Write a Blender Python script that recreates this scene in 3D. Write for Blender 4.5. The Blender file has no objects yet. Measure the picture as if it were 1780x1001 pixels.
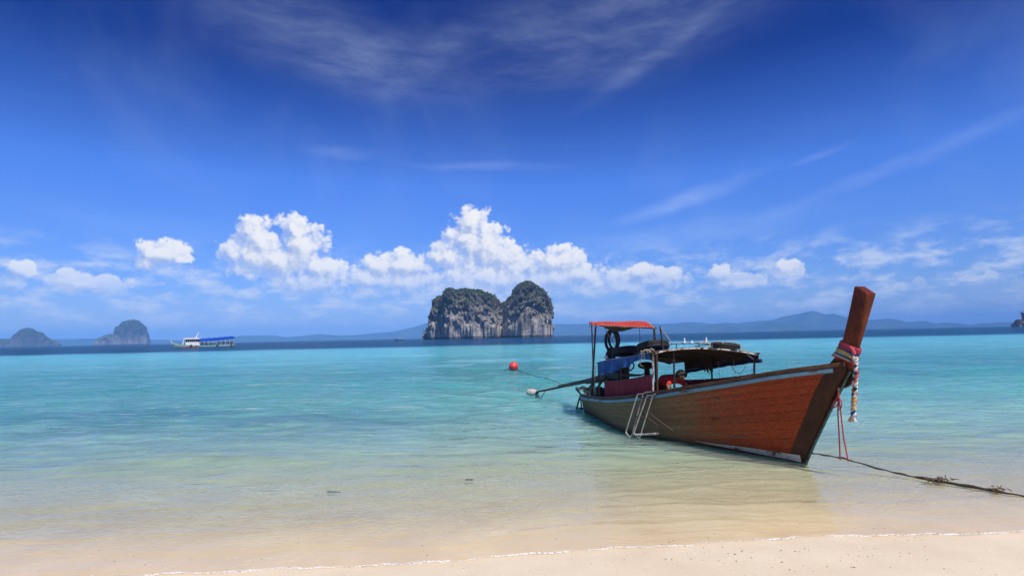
import bpy, bmesh, math, random
import numpy as np
from mathutils import Vector, Matrix, noise as mnoise

random.seed(7)
RNG = np.random.default_rng(7)
PI = math.pi
scene = bpy.context.scene
COL = scene.collection

# ------------------------------------------------------------------ camera
CAM_H = 2.2
FPX, W, H = 1000.0, 1780.0, 1001.0
ROLL = math.radians(1.1908)
PITCH = math.radians(4.8005)
fwd = Vector((0, math.cos(PITCH), math.sin(PITCH)))
r0 = Vector((1, 0, 0))
u0 = r0.cross(fwd)
rgt = r0 * math.cos(ROLL) - u0 * math.sin(ROLL)
upv = u0 * math.cos(ROLL) + r0 * math.sin(ROLL)
cam_data = bpy.data.cameras.new('camera')
cam = bpy.data.objects.new('camera', cam_data)
COL.objects.link(cam)
cam.matrix_world = Matrix(((rgt.x, upv.x, -fwd.x, 0), (rgt.y, upv.y, -fwd.y, 0),
                           (rgt.z, upv.z, -fwd.z, CAM_H), (0, 0, 0, 1)))
cam_data.sensor_width = 36.0
cam_data.lens = FPX / W * 36.0
cam_data.clip_start = 0.1
cam_data.clip_end = 80000
scene.camera = cam


def pix_dir(px, py):
    """direction of the sight line through a photograph pixel (used to survey the place)"""
    return fwd + rgt * ((px - W / 2) / FPX) - upv * ((py - H / 2) / FPX)


def at_dist(px, py, dist):
    """surveyed point at horizontal distance dist"""
    d = pix_dir(px, py)
    t = dist / math.hypot(d.x, d.y)
    return Vector((0, 0, CAM_H)) + d * t


def at_z(px, py, z):
    d = pix_dir(px, py)
    t = (z - CAM_H) / d.z
    return Vector((0, 0, CAM_H)) + d * t


# ------------------------------------------------------------------ node helpers
class NT:
    def __init__(self, tree):
        self.t = tree
        self.n = tree.nodes
        self.l = tree.links

    def node(self, kind, **kw):
        nd = self.n.new(kind)
        for k, v in kw.items():
            setattr(nd, k, v)
        return nd

    def put(self, sock, v):
        if hasattr(v, 'is_linked'):
            self.l.new(v, sock)
        elif v is not None:
            if hasattr(sock.default_value, '__len__') and not hasattr(v, '__len__'):
                v = [v] * len(sock.default_value)
            if hasattr(sock.default_value, '__len__') and len(sock.default_value) == 4 and len(v) == 3:
                v = list(v) + [1]
            sock.default_value = v

    def math(self, op, a, b=None, c=None, clamp=False):
        nd = self.node('ShaderNodeMath', operation=op, use_clamp=clamp)
        for i, v in enumerate((a, b, c)):
            if v is not None:
                self.put(nd.inputs[i], v)
        return nd.outputs[0]

    def vmath(self, op, a, b=None, c=None, scale=None):
        nd = self.node('ShaderNodeVectorMath', operation=op)
        for i, v in enumerate((a, b, c)):
            if v is not None:
                self.put(nd.inputs[i], v)
        if scale is not None:
            self.put(nd.inputs['Scale'], scale)
        return nd.outputs['Value'] if op in ('LENGTH', 'DOT_PRODUCT', 'DISTANCE') else nd.outputs['Vector']

    def mix(self, f, a, b, blend='MIX'):
        nd = self.node('ShaderNodeMix', data_type='RGBA', blend_type=blend)
        self.put(nd.inputs[0], f)
        self.put(nd.inputs[6], a)
        self.put(nd.inputs[7], b)
        return nd.outputs[2]

    def ramp(self, f, stops, interp='LINEAR'):
        nd = self.node('ShaderNodeValToRGB')
        cr = nd.color_ramp
        cr.interpolation = interp
        while len(cr.elements) < len(stops):
            cr.elements.new(0.5)
        for e, (p, c) in zip(cr.elements, stops):
            e.position = p
            if not hasattr(c, '__len__'):
                c = (c, c, c)
            e.color = (c[0], c[1], c[2], 1)
        self.put(nd.inputs[0], f)
        return nd.outputs[0]

    def smooth(self, v, a, b, lo=0.0, hi=1.0):
        nd = self.node('ShaderNodeMapRange', interpolation_type='SMOOTHSTEP')
        self.put(nd.inputs[0], v)
        nd.inputs[1].default_value = a
        nd.inputs[2].default_value = b
        nd.inputs[3].default_value = lo
        nd.inputs[4].default_value = hi
        return nd.outputs[0]

    def noise(self, vec, scale, detail=4, rough=0.55, dist=0.0, dim='3D', col=False):
        nd = self.node('ShaderNodeTexNoise', noise_dimensions=dim)
        if vec is not None:
            self.put(nd.inputs['Vector'], vec)
        nd.inputs['Scale'].default_value = scale
        nd.inputs['Detail'].default_value = detail
        nd.inputs['Roughness'].default_value = rough
        nd.inputs['Distortion'].default_value = dist
        return nd.outputs['Color' if col else 'Fac']

    def mapping(self, vec, scale=(1, 1, 1), loc=(0, 0, 0), rot=(0, 0, 0)):
        nd = self.node('ShaderNodeMapping')
        self.put(nd.inputs[0], vec)
        nd.inputs[1].default_value = loc
        nd.inputs[2].default_value = rot
        nd.inputs[3].default_value = scale
        return nd.outputs[0]

    def bump(self, h, strength, dist, normal=None):
        nd = self.node('ShaderNodeBump')
        nd.inputs['Strength'].default_value = strength
        nd.inputs['Distance'].default_value = dist
        self.put(nd.inputs['Height'], h)
        if normal is not None:
            self.l.new(normal, nd.inputs['Normal'])
        return nd.outputs[0]


# ------------------------------------------------------------------ sun + sky
SUN_AZ = math.radians(153)          # clockwise from straight ahead: behind the camera's right shoulder
SUN_EL = math.radians(57)
sun_dir = Vector((math.sin(SUN_AZ) * math.cos(SUN_EL), math.cos(SUN_AZ) * math.cos(SUN_EL), math.sin(SUN_EL)))
sun_d = bpy.data.lights.new('sun', 'SUN')
sun_d.energy = 4.8
sun_d.angle = math.radians(0.53)
sun_d.color = (1.0, 0.955, 0.89)
sun = bpy.data.objects.new('sun', sun_d)
COL.objects.link(sun)
sun.rotation_euler = sun_dir.to_track_quat('Z', 'Y').to_euler()
sun.location = (60, -30, 90)

scene.view_settings.view_transform = 'Standard'
scene.view_settings.look = 'None'
scene.view_settings.exposure = 0.10
scene.view_settings.gamma = 1.0
scene.view_settings.use_curve_mapping = False
scene.cycles.max_bounces = 8
scene.cycles.transparent_max_bounces = 12
scene.cycles.caustics_reflective = False
scene.cycles.caustics_refractive = False
scene.cycles.volume_bounces = 1

SKY_STRENGTH = 0.11
SKY_TINT = [(0.0, (0.60, 0.68, 1.08)), (0.16, (0.44, 0.64, 1.20)), (0.41, (0.36, 0.65, 1.42)), (0.68, (0.046, 0.158, 0.64)), (1.0, (0.026, 0.10, 0.48))]

world = bpy.data.worlds.new('World')
scene.world = world
world.use_nodes = True
world.cycles.sampling_method = 'MANUAL'
world.cycles.sample_map_resolution = 512


def azel(px, py):
    d = pix_dir(px, py).normalized()
    return math.atan2(d.x, d.y), math.asin(d.z)


# cumulus heaps: photo centre and half-axes, only used to get their bearing and height in the sky
HEAPS = [(822, 386, 30, 26), (812, 412, 34, 30), (842, 432, 46, 40), (772, 446, 24, 24), (880, 452, 40, 30),
         (850, 486, 120, 44), (972, 456, 44, 26), (1012, 474, 34, 20), (955, 486, 90, 34),
         (700, 462, 46, 26), (662, 466, 32, 26), (634, 490, 30, 28), (690, 492, 60, 26),
         (1116, 472, 20, 14), (1155, 488, 42, 20), (1095, 494, 60, 20),
         (452, 410, 34, 32), (428, 442, 42, 28), (512, 398, 32, 24), (522, 430, 44, 36), (478, 452, 70, 34),
         (562, 468, 38, 24), (548, 494, 60, 26), (286, 440, 46, 20), (252, 454, 20, 12), (318, 450, 18, 10),
         (34, 466, 24, 14), (12, 488, 30, 18), (1374, 466, 24, 15), (1360, 456, 12, 10), (1250, 478, 16, 18),
         (1282, 492, 48, 15), (1571, 498, 15, 9), (1598, 493, 11, 8), (1708, 492, 30, 18), (1722, 478, 14, 10),
         (1776, 498, 20, 16), (128, 488, 40, 18), (192, 496, 46, 16)]


# thin cirrus: photo centre, half-length, half-width, slant (deg, rising to the right), density
CIRRUS = [(540, 66, 250, 90, -16, .12), (630, 104, 110, 34, 20, .08), (1060, 40, 420, 110, 9, .12), (1110, 116, 150, 20, 25, .07), (730, 110, 130, 30, 28, .07),
          (1190, 345, 150, 18, 13, .21), (1570, 288, 330, 20, 15, .10), (850, 290, 150, 10, 0, .10), (1200, 402, 270, 26, 4, .15),
          (1425, 274, 70, 8, 12, .10), (240, 390, 260, 40, -4, .06), (600, 270, 70, 14, 0, .09), (1560, 408, 70, 14, 8, .10)]


def sky_plane(k, d):
    """bearing and height of a direction; the cloud layout goes on, mirrored, all round the horizon"""
    sep = k.node('ShaderNodeSeparateXYZ')
    k.put(sep.inputs[0], d)
    az = k.math('ARCTAN2', sep.outputs[0], sep.outputs[1])
    az = k.math('SUBTRACT', k.math('PINGPONG', k.math('ADD', az, PI / 4), PI / 2), PI / 4)
    comb = k.node('ShaderNodeCombineXYZ')
    k.put(comb.inputs[0], az)
    k.put(comb.inputs[1], k.math('ARCSINE', sep.outputs[2]))
    return comb.outputs[0]


def heap_group():
    g = bpy.data.node_groups.new('cumulus_heaps', 'ShaderNodeTree')
    g.interface.new_socket('Pos', in_out='INPUT', socket_type='NodeSocketVector')
    g.interface.new_socket('Field', in_out='OUTPUT', socket_type='NodeSocketFloat')
    k = NT(g)
    gi = k.node('NodeGroupInput')
    go = k.node('NodeGroupOutput')
    p0 = gi.outputs[0]
    warp = k.noise(p0, 18, 3, 0.55, col=True, dim='2D')
    p = k.vmath('MULTIPLY_ADD', k.vmath('SUBTRACT', warp, (0.5, 0.5, 0.5)), (0.020, 0.015, 0), p0)
    cur = None
    for (px, py, rx, ry) in HEAPS:
        a, e = azel(px, py)
        a2, _ = azel(px + rx, py)
        _, e2 = azel(px, py - ry)
        sx, sy = .80 / max(abs(a2 - a), 1e-4), .80 / max(abs(e2 - e), 1e-4)
        v = k.vmath('LENGTH', k.vmath('MULTIPLY_ADD', p, (sx, sy, 0), (-a * sx, -e * sy, 0)))
        if cur is None:
            cur = v
        else:
            nd = k.node('ShaderNodeMath', operation='SMOOTH_MIN')
            k.put(nd.inputs[0], cur)
            k.put(nd.inputs[1], v)
            nd.inputs[2].default_value = 0.25
            cur = nd.outputs[0]
    base = k.math('MULTIPLY', k.math('SUBTRACT', 1.16, cur), 1.25)
    pw = k.vmath('MULTIPLY_ADD', k.vmath('SUBTRACT', k.noise(p0, 70, 2, 0.6, col=True, dim='2D'), (0.5, 0.5, 0.5)), (0.012, 0.012, 0), p0)
    vor = k.node('ShaderNodeTexVoronoi', feature='F1', voronoi_dimensions='2D')
    k.put(vor.inputs['Vector'], pw)
    vor.inputs['Scale'].default_value = 34
    vor.inputs['Detail'].default_value = 2
    vor.inputs['Roughness'].default_value = 0.55
    puff = k.math('SUBTRACT', 0.28, k.math('POWER', vor.outputs['Distance'], 1.6))
    fine = k.math('SUBTRACT', k.noise(p0, 60, 7, 0.64, dim='2D'), 0.5)
    k.put(go.inputs[0], k.math('ADD', base, k.math('ADD', k.math('MULTIPLY', puff, 0.42), k.math('MULTIPLY', fine, 0.95))))
    return g


def build_world():
    k = NT(world.node_tree)
    for nd in list(k.n):
        k.n.remove(nd)
    out = k.node('ShaderNodeOutputWorld')
    bg = k.node('ShaderNodeBackground')
    k.l.new(bg.outputs[0], out.inputs[0])
    d = k.node('ShaderNodeTexCoord').outputs['Generated']
    sep = k.node('ShaderNodeSeparateXYZ')
    k.put(sep.inputs[0], d)
    z = sep.outputs[2]
    sky = k.node('ShaderNodeTexSky', sky_type='NISHITA')
    sky.sun_disc = False
    sky.sun_elevation = SUN_EL
    sky.sun_rotation = SUN_AZ
    sky.altitude = 0
    sky.air_density = 1.0
    sky.dust_density = 0.3
    sky.ozone_density = 3.0
    tint = k.ramp(k.math('MULTIPLY', z, 1.6, clamp=True), [(q, [c / 2 for c in col]) for q, col in SKY_TINT])
    skyc = k.mix(1.0, sky.outputs[0], k.vmath('SCALE', tint, scale=2.0), 'MULTIPLY')
    p = sky_plane(k, d)
    # --- cirrus
    pwarp = k.vmath('MULTIPLY_ADD', k.vmath('SUBTRACT', k.noise(p, 3.2, 4, 0.6, col=True, dim='2D'), (0.5, 0.5, 0.5)), (0.05, 0.04, 0), p)
    tot = None
    for (px, py, rl, rw, ang, dens) in CIRRUS:
        a, e = azel(px, py)
        dx, dy = (pix_dir(px + 1, py), pix_dir(px, py))
        sc = abs(math.atan2(dx.x, dx.y) - math.atan2(dy.x, dy.y))
        mp = k.node('ShaderNodeMapping', vector_type='TEXTURE')
        k.put(mp.inputs[0], pwarp)
        mp.inputs[1].default_value = (a, e, 0)
        mp.inputs[2].default_value = (0, 0, math.radians(ang))
        mp.inputs[3].default_value = (rl * sc, rw * sc, 1)
        f = k.math('MULTIPLY', k.smooth(k.vmath('LENGTH', mp.outputs[0]), 1.25, 0.1), dens)
        tot = f if tot is None else k.math('ADD', tot, f)
    fib = k.noise(k.mapping(pwarp, rot=(0, 0, math.radians(-18)), scale=(2.2, 10, 1)), 2.6, 9, 0.70, 0.1, dim='2D')
    wisp = k.math('MULTIPLY', tot, k.smooth(fib, 0.22, 0.85, 0.25, 1.25), clamp=True)
    wisp = k.math('ADD', wisp, k.math('MULTIPLY', k.smooth(k.noise(p, 3.0, 5, 0.6, 0.4, dim='2D'), 0.45, 0.80), 0.045))
    c1 = k.mix(wisp, skyc, (6.4, 7.6, 9.4))
    # --- low bank of faint distant cloud
    low = k.noise(k.mapping(p, scale=(1, 2.5, 1)), 17, 7, 0.62, dim='2D')
    lowm = k.math('MULTIPLY', k.smooth(low, 0.40, 0.74), k.math('MULTIPLY', k.smooth(z, 0.17, 0.09), k.smooth(z, -0.01, 0.05)))
    c2 = k.mix(k.math('MULTIPLY', lowm, 0.9), c1, (6.0, 6.7, 8.1))
    # --- cumulus heaps
    grp = heap_group()
    ga = k.node('ShaderNodeGroup')
    ga.node_tree = grp
    k.put(ga.inputs[0], p)
    gb = k.node('ShaderNodeGroup')
    gb.node_tree = grp
    k.put(gb.inputs[0], k.vmath('ADD', p, (0.0075, 0.0110, 0)))
    fa, fb = ga.outputs[0], gb.outputs[0]
    lit = k.smooth(k.math('SUBTRACT', fa, fb), -0.62, 0.70)
    alpha = k.smooth(fa, 0.0, 0.34)
    alpha = k.math('MULTIPLY', alpha, k.math('MULTIPLY_ADD', k.math('MAXIMUM', lit, k.smooth(fa, 0.35, 0.85)), 0.5, 0.5))
    alpha = k.math('MULTIPLY', alpha, k.smooth(z, 0.035, 0.135))
    ccol = k.ramp(lit, [(0.0, (0.50, 0.58, 0.78)), (0.35, (0.69, 0.74, 0.86)), (0.65, (0.89, 0.90, 0.94)), (1.0, (1.0, 0.985, 0.96))])
    c3 = k.mix(alpha, c2, k.vmath('SCALE', ccol, scale=8.6))
    k.put(bg.inputs[0], c3)
    bg.inputs[1].default_value = SKY_STRENGTH


build_world()


# ------------------------------------------------------------------ mesh helpers
class MB:
    def __init__(self):
        self.v, self.f = [], []

    def add(self, vs, fs):
        o = len(self.v)
        self.v += [tuple(p) for p in vs]
        self.f += [tuple(i + o for i in q) for q in fs]
        return self

    def box(self, c, s, rot=None):
        """box at centre c with full sizes s; rot a 3x3"""
        h = [x / 2 for x in s]
        vs = []
        for sx in (-1, 1):
            for sy in (-1, 1):
                for sz in (-1, 1):
                    p = Vector((sx * h[0], sy * h[1], sz * h[2]))
                    if rot is not None:
                        p = rot @ p
                    vs.append(Vector(c) + p)
        return self.add(vs, [(0, 1, 3, 2), (4, 6, 7, 5), (0, 4, 5, 1), (2, 3, 7, 6), (0, 2, 6, 4), (1, 5, 7, 3)])

    def beam(self, a, b, w, h, up=(0, 0, 1)):
        a, b = Vector(a), Vector(b)
        d = (b - a)
        z = d.normalized()
        x = Vector(up).cross(z)
        if x.length < 1e-4:
            x = Vector((1, 0, 0)).cross(z)
        x.normalize()
        y = z.cross(x)
        m = Matrix((x, y, z)).transposed()
        return self.box((a + b) / 2, (w, h, d.length), m)

    def tube(self, pts, r, n=8, closed=False, caps=True):
        pts = [Vector(p) for p in pts]
        N = len(pts)
        rs = r if hasattr(r, '__len__') else [r] * N
        tang = []
        for i in range(N):
            if closed:
                t = pts[(i + 1) % N] - pts[i - 1]
            else:
                t = pts[min(i + 1, N - 1)] - pts[max(i - 1, 0)]
            tang.append(t.normalized())
        ref = Vector((0, 0, 1)) if abs(tang[0].z) < 0.9 else Vector((1, 0, 0))
        x = ref.cross(tang[0]).normalized()
        vs, fs = [], []
        for i in range(N):
            t = tang[i]
            x = (x - t * x.dot(t))
            x.normalize()
            y = t.cross(x)
            for j in range(n):
                a = 2 * PI * j / n
                vs.append(pts[i] + (x * math.cos(a) + y * math.sin(a)) * rs[i])
        for i in range(N if closed else N - 1):
            i2 = (i + 1) % N
            for j in range(n):
                j2 = (j + 1) % n
                fs.append((i * n + j, i * n + j2, i2 * n + j2, i2 * n + j))
        if not closed and caps:
            fs.append(tuple(range(n - 1, -1, -1)))
            fs.append(tuple((N - 1) * n + j for j in range(n)))
        return self.add(vs, fs)

    def grid(self, P, closed_u=False, closed_v=False, flip=False):
        """P[u][v] -> quads"""
        nu, nv = len(P), len(P[0])
        vs = [p for row in P for p in row]
        fs = []
        for i in range(nu if closed_u else nu - 1):
            for j in range(nv if closed_v else nv - 1):
                i2, j2 = (i + 1) % nu, (j + 1) % nv
                q = (i * nv + j, i2 * nv + j, i2 * nv + j2, i * nv + j2)
                fs.append(q[::-1] if flip else q)
        return self.add(vs, fs)

    def sphere(self, c, r, nu=12, nv=8, scale=(1, 1, 1), rot=None):
        P = []
        for i in range(nv + 1):
            th = PI * i / nv
            row = []
            for j in range(nu):
                ph = 2 * PI * j / nu
                p = Vector((math.sin(th) * math.cos(ph) * scale[0], math.sin(th) * math.sin(ph) * scale[1], math.cos(th) * scale[2])) * r
                if rot is not None:
                    p = rot @ p
                row.append(Vector(c) + p)
            P.append(row)
        return self.grid(P, closed_v=True)

    def lathe(self, prof, c, axis=(0, 0, 1), n=24, closed=False):
        """prof: list of (radius, height) along axis"""
        q = Vector(axis).to_track_quat('Z', 'Y').to_matrix()
        P = []
        for (r, h) in prof:
            P.append([Vector(c) + q @ Vector((r * math.cos(2 * PI * j / n), r * math.sin(2 * PI * j / n), h)) for j in range(n)])
        return self.grid(P, closed_u=closed, closed_v=True)

    def build(self, name, mat, parent=None, off=None, smooth=40, bevel=0.0, kind=None):
        me = bpy.data.meshes.new(name)
        vs = self.v if off is None else [(p[0] - off[0], p[1] - off[1], p[2] - off[2]) for p in self.v]
        me.from_pydata([tuple(p) for p in vs], [], self.f)
        bm = bmesh.new()
        bm.from_mesh(me)
        bmesh.ops.remove_doubles(bm, verts=bm.verts, dist=1e-6)
        bmesh.ops.recalc_face_normals(bm, faces=bm.faces)
        if bevel > 0:
            es = [e for e in bm.edges if len(e.link_faces) == 2 and e.calc_face_angle(0) > math.radians(40)]
            bmesh.ops.bevel(bm, geom=es, offset=bevel, segments=1, affect='EDGES', clamp_overlap=True)
        bm.to_mesh(me)
        bm.free()
        if smooth:
            me.shade_smooth()
            me.set_sharp_from_angle(angle=math.radians(smooth))
        me.materials.append(mat)
        return link(name, me, parent, kind)


def link(name, me, parent=None, kind=None):
    o = bpy.data.objects.new(name, me)
    COL.objects.link(o)
    if parent is not None:
        o.parent = parent
    if kind:
        o['kind'] = kind
    return o


def tag(o, label, cat, group=None):
    o['label'] = label
    o['category'] = cat
    if group:
        o['group'] = group
    return o


def empty(name, label, cat, loc, rotz=0.0, group=None):
    o = bpy.data.objects.new(name, None)
    COL.objects.link(o)
    o.location = loc
    o.rotation_euler = (0, 0, rotz)
    o.empty_display_size = 0.2
    return tag(o, label, cat, group)


def copy_tree(o, parent=None):
    c = o.copy()
    COL.objects.link(c)
    c.parent = parent
    for ch in o.children:
        copy_tree(ch, c)
    return c


# ------------------------------------------------------------------ materials
def new_mat(name):
    m = bpy.data.materials.new(name)
    m.use_nodes = True
    k = NT(m.node_tree)
    b = k.n['Principled BSDF']
    return m, k, b


def simple(name, col, rough=0.6, var=0.25, scale=6.0, metal=0.0, bump=0.0, spec=0.4, col2=None, stretch=(1, 1, 1), coat=0.0):
    m, k, b = new_mat(name)
    tc = k.node('ShaderNodeTexCoord')
    v = k.mapping(tc.outputs['Object'], scale=stretch)
    n1 = k.noise(v, scale, 6, 0.62)
    n2 = k.noise(v, scale * 5.3, 4, 0.6)
    n = k.math('MULTIPLY_ADD', n2, 0.4, k.math('MULTIPLY', n1, 0.6))
    if col2 is None:
        col2 = [c * (1 - var * 1.5) for c in col]
        hi = [min(1, c * (1 + var * 0.6)) for c in col]
    else:
        hi = col
    k.put(b.inputs['Base Color'], k.ramp(n, [(0.32, col2), (0.62, hi)]))
    k.put(b.inputs['Roughness'], k.math('MULTIPLY_ADD', n2, 0.3, rough - 0.15, clamp=True))
    b.inputs['Metallic'].default_value = metal
    b.inputs['Specular IOR Level'].default_value = spec
    b.inputs['Coat Weight'].default_value = coat
    if bump:
        k.put(b.inputs['Normal'], k.bump(n, 0.6, bump))
    return m


def hull_mat():
    m, k, b = new_mat('hull_wood')
    tc = k.node('ShaderNodeTexCoord')
    ob = tc.outputs['Object']
    sep = k.node('ShaderNodeSeparateXYZ')
    k.put(sep.inputs[0], ob)
    rnd = k.node('ShaderNodeObjectInfo').outputs['Random']
    shift = k.node('ShaderNodeCombineXYZ')
    k.put(shift.inputs[0], k.math('MULTIPLY', rnd, 37.0))
    v = k.vmath('ADD', ob, shift.outputs[0])
    grain = k.noise(k.mapping(v, scale=(1.2, 30, 26)), 1.6, 8, 0.68, 0.4)
    blot = k.noise(k.mapping(v, scale=(0.7, 2, 2)), 2.2, 6, 0.65)
    red = k.ramp(grain, [(0.30, (0.13, 0.017, 0.006)), (0.50, (0.28, 0.040, 0.010)), (0.72, (0.43, 0.080, 0.022))])
    worn = k.ramp(grain, [(0.30, (0.13, 0.085, 0.045)), (0.55, (0.21, 0.150, 0.080)), (0.75, (0.29, 0.215, 0.12))])
    # varnish is worn off and bleached towards the stern
    f = k.smooth(k.math('ADD', sep.outputs[0], k.math('MULTIPLY_ADD', blot, 2.4, -1.2)), 3.2, 0.3)
    c = k.mix(f, red, worn)
    # per board tone
    c = k.mix(1.0, c, k.ramp(rnd, [(0, (0.86, 0.85, 0.84)), (1, (1.12, 1.10, 1.08))]), 'MULTIPLY')
    # dark blots, scuffs and run marks
    c = k.mix(k.math('MULTIPLY', k.smooth(blot, 0.58, 0.78), 0.6), c, (0.035, 0.018, 0.010))
    runs = k.noise(k.mapping(ob, scale=(9, 1, 0.6)), 2.0, 4, 0.6)
    c = k.mix(k.math('MULTIPLY', k.smooth(runs, 0.60, 0.74), 0.35), c, (0.20, 0.07, 0.03))
    # darker towards the waterline, with a blotchy edge
    wl = k.smooth(k.math('ADD', sep.outputs[2], k.math('MULTIPLY_ADD', blot, 0.16, -0.08)), 0.14, 0.0)
    c = k.mix(k.math('MULTIPLY', wl, 0.75), c, (0.05, 0.045, 0.028))
    k.put(b.inputs['Base Color'], c)
    k.put(b.inputs['Roughness'], k.math('MULTIPLY_ADD', grain, 0.35, k.math('MULTIPLY_ADD', f, 0.2, 0.38)))
    b.inputs['Specular IOR Level'].default_value = 0.22
    k.put(b.inputs['Normal'], k.bump(k.math('MULTIPLY_ADD', blot, 0.7, grain), 0.55, 0.006))
    return m


def wood_mat(name, dark, mid, light, axis=(26, 26, 1.2), rough=0.45, chips=0.0, bump=0.004):
    m, k, b = new_mat(name)
    tc = k.node('ShaderNodeTexCoord')
    ob = tc.outputs['Object']
    rnd = k.node('ShaderNodeObjectInfo').outputs['Random']
    sh = k.node('ShaderNodeCombineXYZ')
    k.put(sh.inputs[0], k.math('MULTIPLY', rnd, 11.0))
    v = k.vmath('ADD', ob, sh.outputs[0])
    g = k.noise(k.mapping(v, scale=axis), 1.5, 7, 0.66, 0.3)
    blot = k.noise(v, 4.5, 5, 0.6)
    c = k.ramp(k.math('MULTIPLY_ADD', blot, 0.5, k.math('MULTIPLY', g, 0.5)), [(0.34, dark), (0.5, mid), (0.66, light)])
    if chips:
        ch = k.noise(v, 38, 3, 0.5)
        c = k.mix(k.smooth(ch, 0.735, 0.76), c, (chips, chips * 0.82, chips * 0.62))
    k.put(b.inputs['Base Color'], c)
    k.put(b.inputs['Roughness'], k.math('MULTIPLY_ADD', g, 0.35, rough - 0.15))
    b.inputs['Specular IOR Level'].default_value = 0.22
    k.put(b.inputs['Normal'], k.bump(g, 0.5, bump))
    return m


def paint_mat(name, paint, under, amount=0.5, scale=5.0, rough=0.5, stretch=(1, 6, 6)):
    """paint worn through to what is below"""
    m, k, b = new_mat(name)
    tc = k.node('ShaderNodeTexCoord')
    v = k.mapping(tc.outputs['Object'], scale=stretch)
    n = k.noise(v, scale, 8, 0.68)
    n2 = k.noise(v, scale * 0.3, 3, 0.5)
    f = k.smooth(k.math('MULTIPLY_ADD', n2, 0.5, k.math('MULTIPLY', n, 0.6)), 0.68 - 0.25 * amount, 0.74 - 0.25 * amount)
    c1 = k.ramp(n, [(0.3, [c * 0.7 for c in paint]), (0.7, [min(1, c * 1.15) for c in paint])])
    k.put(b.inputs['Base Color'], k.mix(f, c1, under))
    k.put(b.inputs['Roughness'], k.math('MULTIPLY_ADD', f, 0.3, rough))
    k.put(b.inputs['Normal'], k.bump(n, 0.4, 0.004))
    return m


def cloth_mat(name, col, col2=None, rough=0.85, weave=0.0, transl=0.25, scale=5, stretch=(1, 1, 1)):
    m, k, b = new_mat(name)
    tc = k.node('ShaderNodeTexCoord')
    v = k.mapping(tc.outputs['Object'], scale=stretch)
    n = k.noise(v, scale, 6, 0.62)
    c2 = col2 or [c * 0.55 for c in col]
    c = k.ramp(n, [(0.32, c2), (0.6, col)])
    k.put(b.inputs['Base Color'], c)
    b.inputs['Roughness'].default_value = rough
    b.inputs['Specular IOR Level'].default_value = 0.2
    k.put(b.inputs['Normal'], k.bump(k.noise(v, scale * 2.2, 4, 0.5), 0.5, 0.012))
    if transl:
        t = k.node('ShaderNodeBsdfTranslucent')
        k.put(t.inputs[0], c)
        mx = k.node('ShaderNodeMixShader')
        mx.inputs[0].default_value = transl
        out = k.n['Material Output']
        k.l.new(b.outputs[0], mx.inputs[1])
        k.l.new(t.outputs[0], mx.inputs[2])
        k.l.new(mx.outputs[0], out.inputs[0])
    return m


M = {}
M['hull'] = hull_mat()
M['stem'] = wood_mat('stem_wood', (0.035, 0.009, 0.005), (0.105, 0.022, 0.009), (0.22, 0.045, 0.016), axis=(26, 26, 2.0), rough=0.46, chips=0.5)
M['cheek'] = wood_mat('dark_cheek_wood', (0.022, 0.008, 0.005), (0.048, 0.017, 0.010), (0.085, 0.030, 0.016), axis=(20, 20, 2), rough=0.42, chips=0.12)
M['cap'] = wood_mat('cap_rail_wood', (0.03, 0.016, 0.009), (0.07, 0.035, 0.018), (0.13, 0.075, 0.042), axis=(1.2, 26, 26), rough=0.6, chips=0.25)
M['deck'] = wood_mat('deck_wood', (0.09, 0.06, 0.035), (0.17, 0.115, 0.07), (0.26, 0.19, 0.12), axis=(1.2, 26, 26), rough=0.75)
M['blue_rail'] = paint_mat('weathered_blue_paint', (0.14, 0.29, 0.40), (0.11, 0.06, 0.035), 0.30, 3.0)
M['boot'] = paint_mat('worn_white_antifouling', (0.60, 0.57, 0.50), (0.10, 0.06, 0.035), 0.45, 5.0)
M['teal'] = paint_mat('worn_teal_paint', (0.03, 0.16, 0.17), (0.03, 0.02, 0.015), 0.5, 6.0)
M['keel'] = wood_mat('keel_wood', (0.015, 0.010, 0.007), (0.03, 0.018, 0.010), (0.055, 0.032, 0.016), axis=(1.2, 20, 20), rough=0.7)
M['maroon'] = cloth_mat('maroon_cloth', (0.40, 0.070, 0.105), (0.23, 0.042, 0.065), transl=0.35, scale=3, stretch=(6, 1, 1))
M['red_tarp'] = cloth_mat('faded_red_tarp', (0.82, 0.13, 0.10), (0.66, 0.085, 0.07), transl=0.45, scale=3)
M['blue_tarp'] = cloth_mat('blue_tarp', (0.045, 0.14, 0.46), (0.022, 0.07, 0.26), transl=0.30, scale=5, rough=0.5)
M['navy_tarp'] = cloth_mat('dark_navy_tarp', (0.022, 0.026, 0.075), (0.012, 0.014, 0.035), transl=0.06, scale=5, rough=0.6)
M['brown_tarp'] = cloth_mat('brown_roof_lining', (0.105, 0.062, 0.042), (0.055, 0.033, 0.024), transl=0.10, scale=4, stretch=(1, 5, 1))
M['pipe_dark'] = simple('dark_pipe', (0.050, 0.045, 0.042), 0.5, 0.4, 9, 0.4, col2=(0.075, 0.042, 0.028))
M['pipe_rust'] = simple('rusty_pipe', (0.10, 0.065, 0.050), 0.6, 0.4, 12, 0.2, col2=(0.075, 0.030, 0.018))
M['pipe_white'] = paint_mat('chipped_white_pipe', (0.62, 0.62, 0.60), (0.16, 0.07, 0.035), 0.55, 7.0, stretch=(4, 4, 1))
M['steel'] = simple('galvanised_steel', (0.46, 0.43, 0.39), 0.38, 0.3, 10, 0.6, col2=(0.26, 0.20, 0.15))
M['rubber'] = simple('black_rubber', (0.026, 0.025, 0.027), 0.72, 0.35, 7, 0, 0.003, col2=(0.013, 0.013, 0.013))
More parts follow.
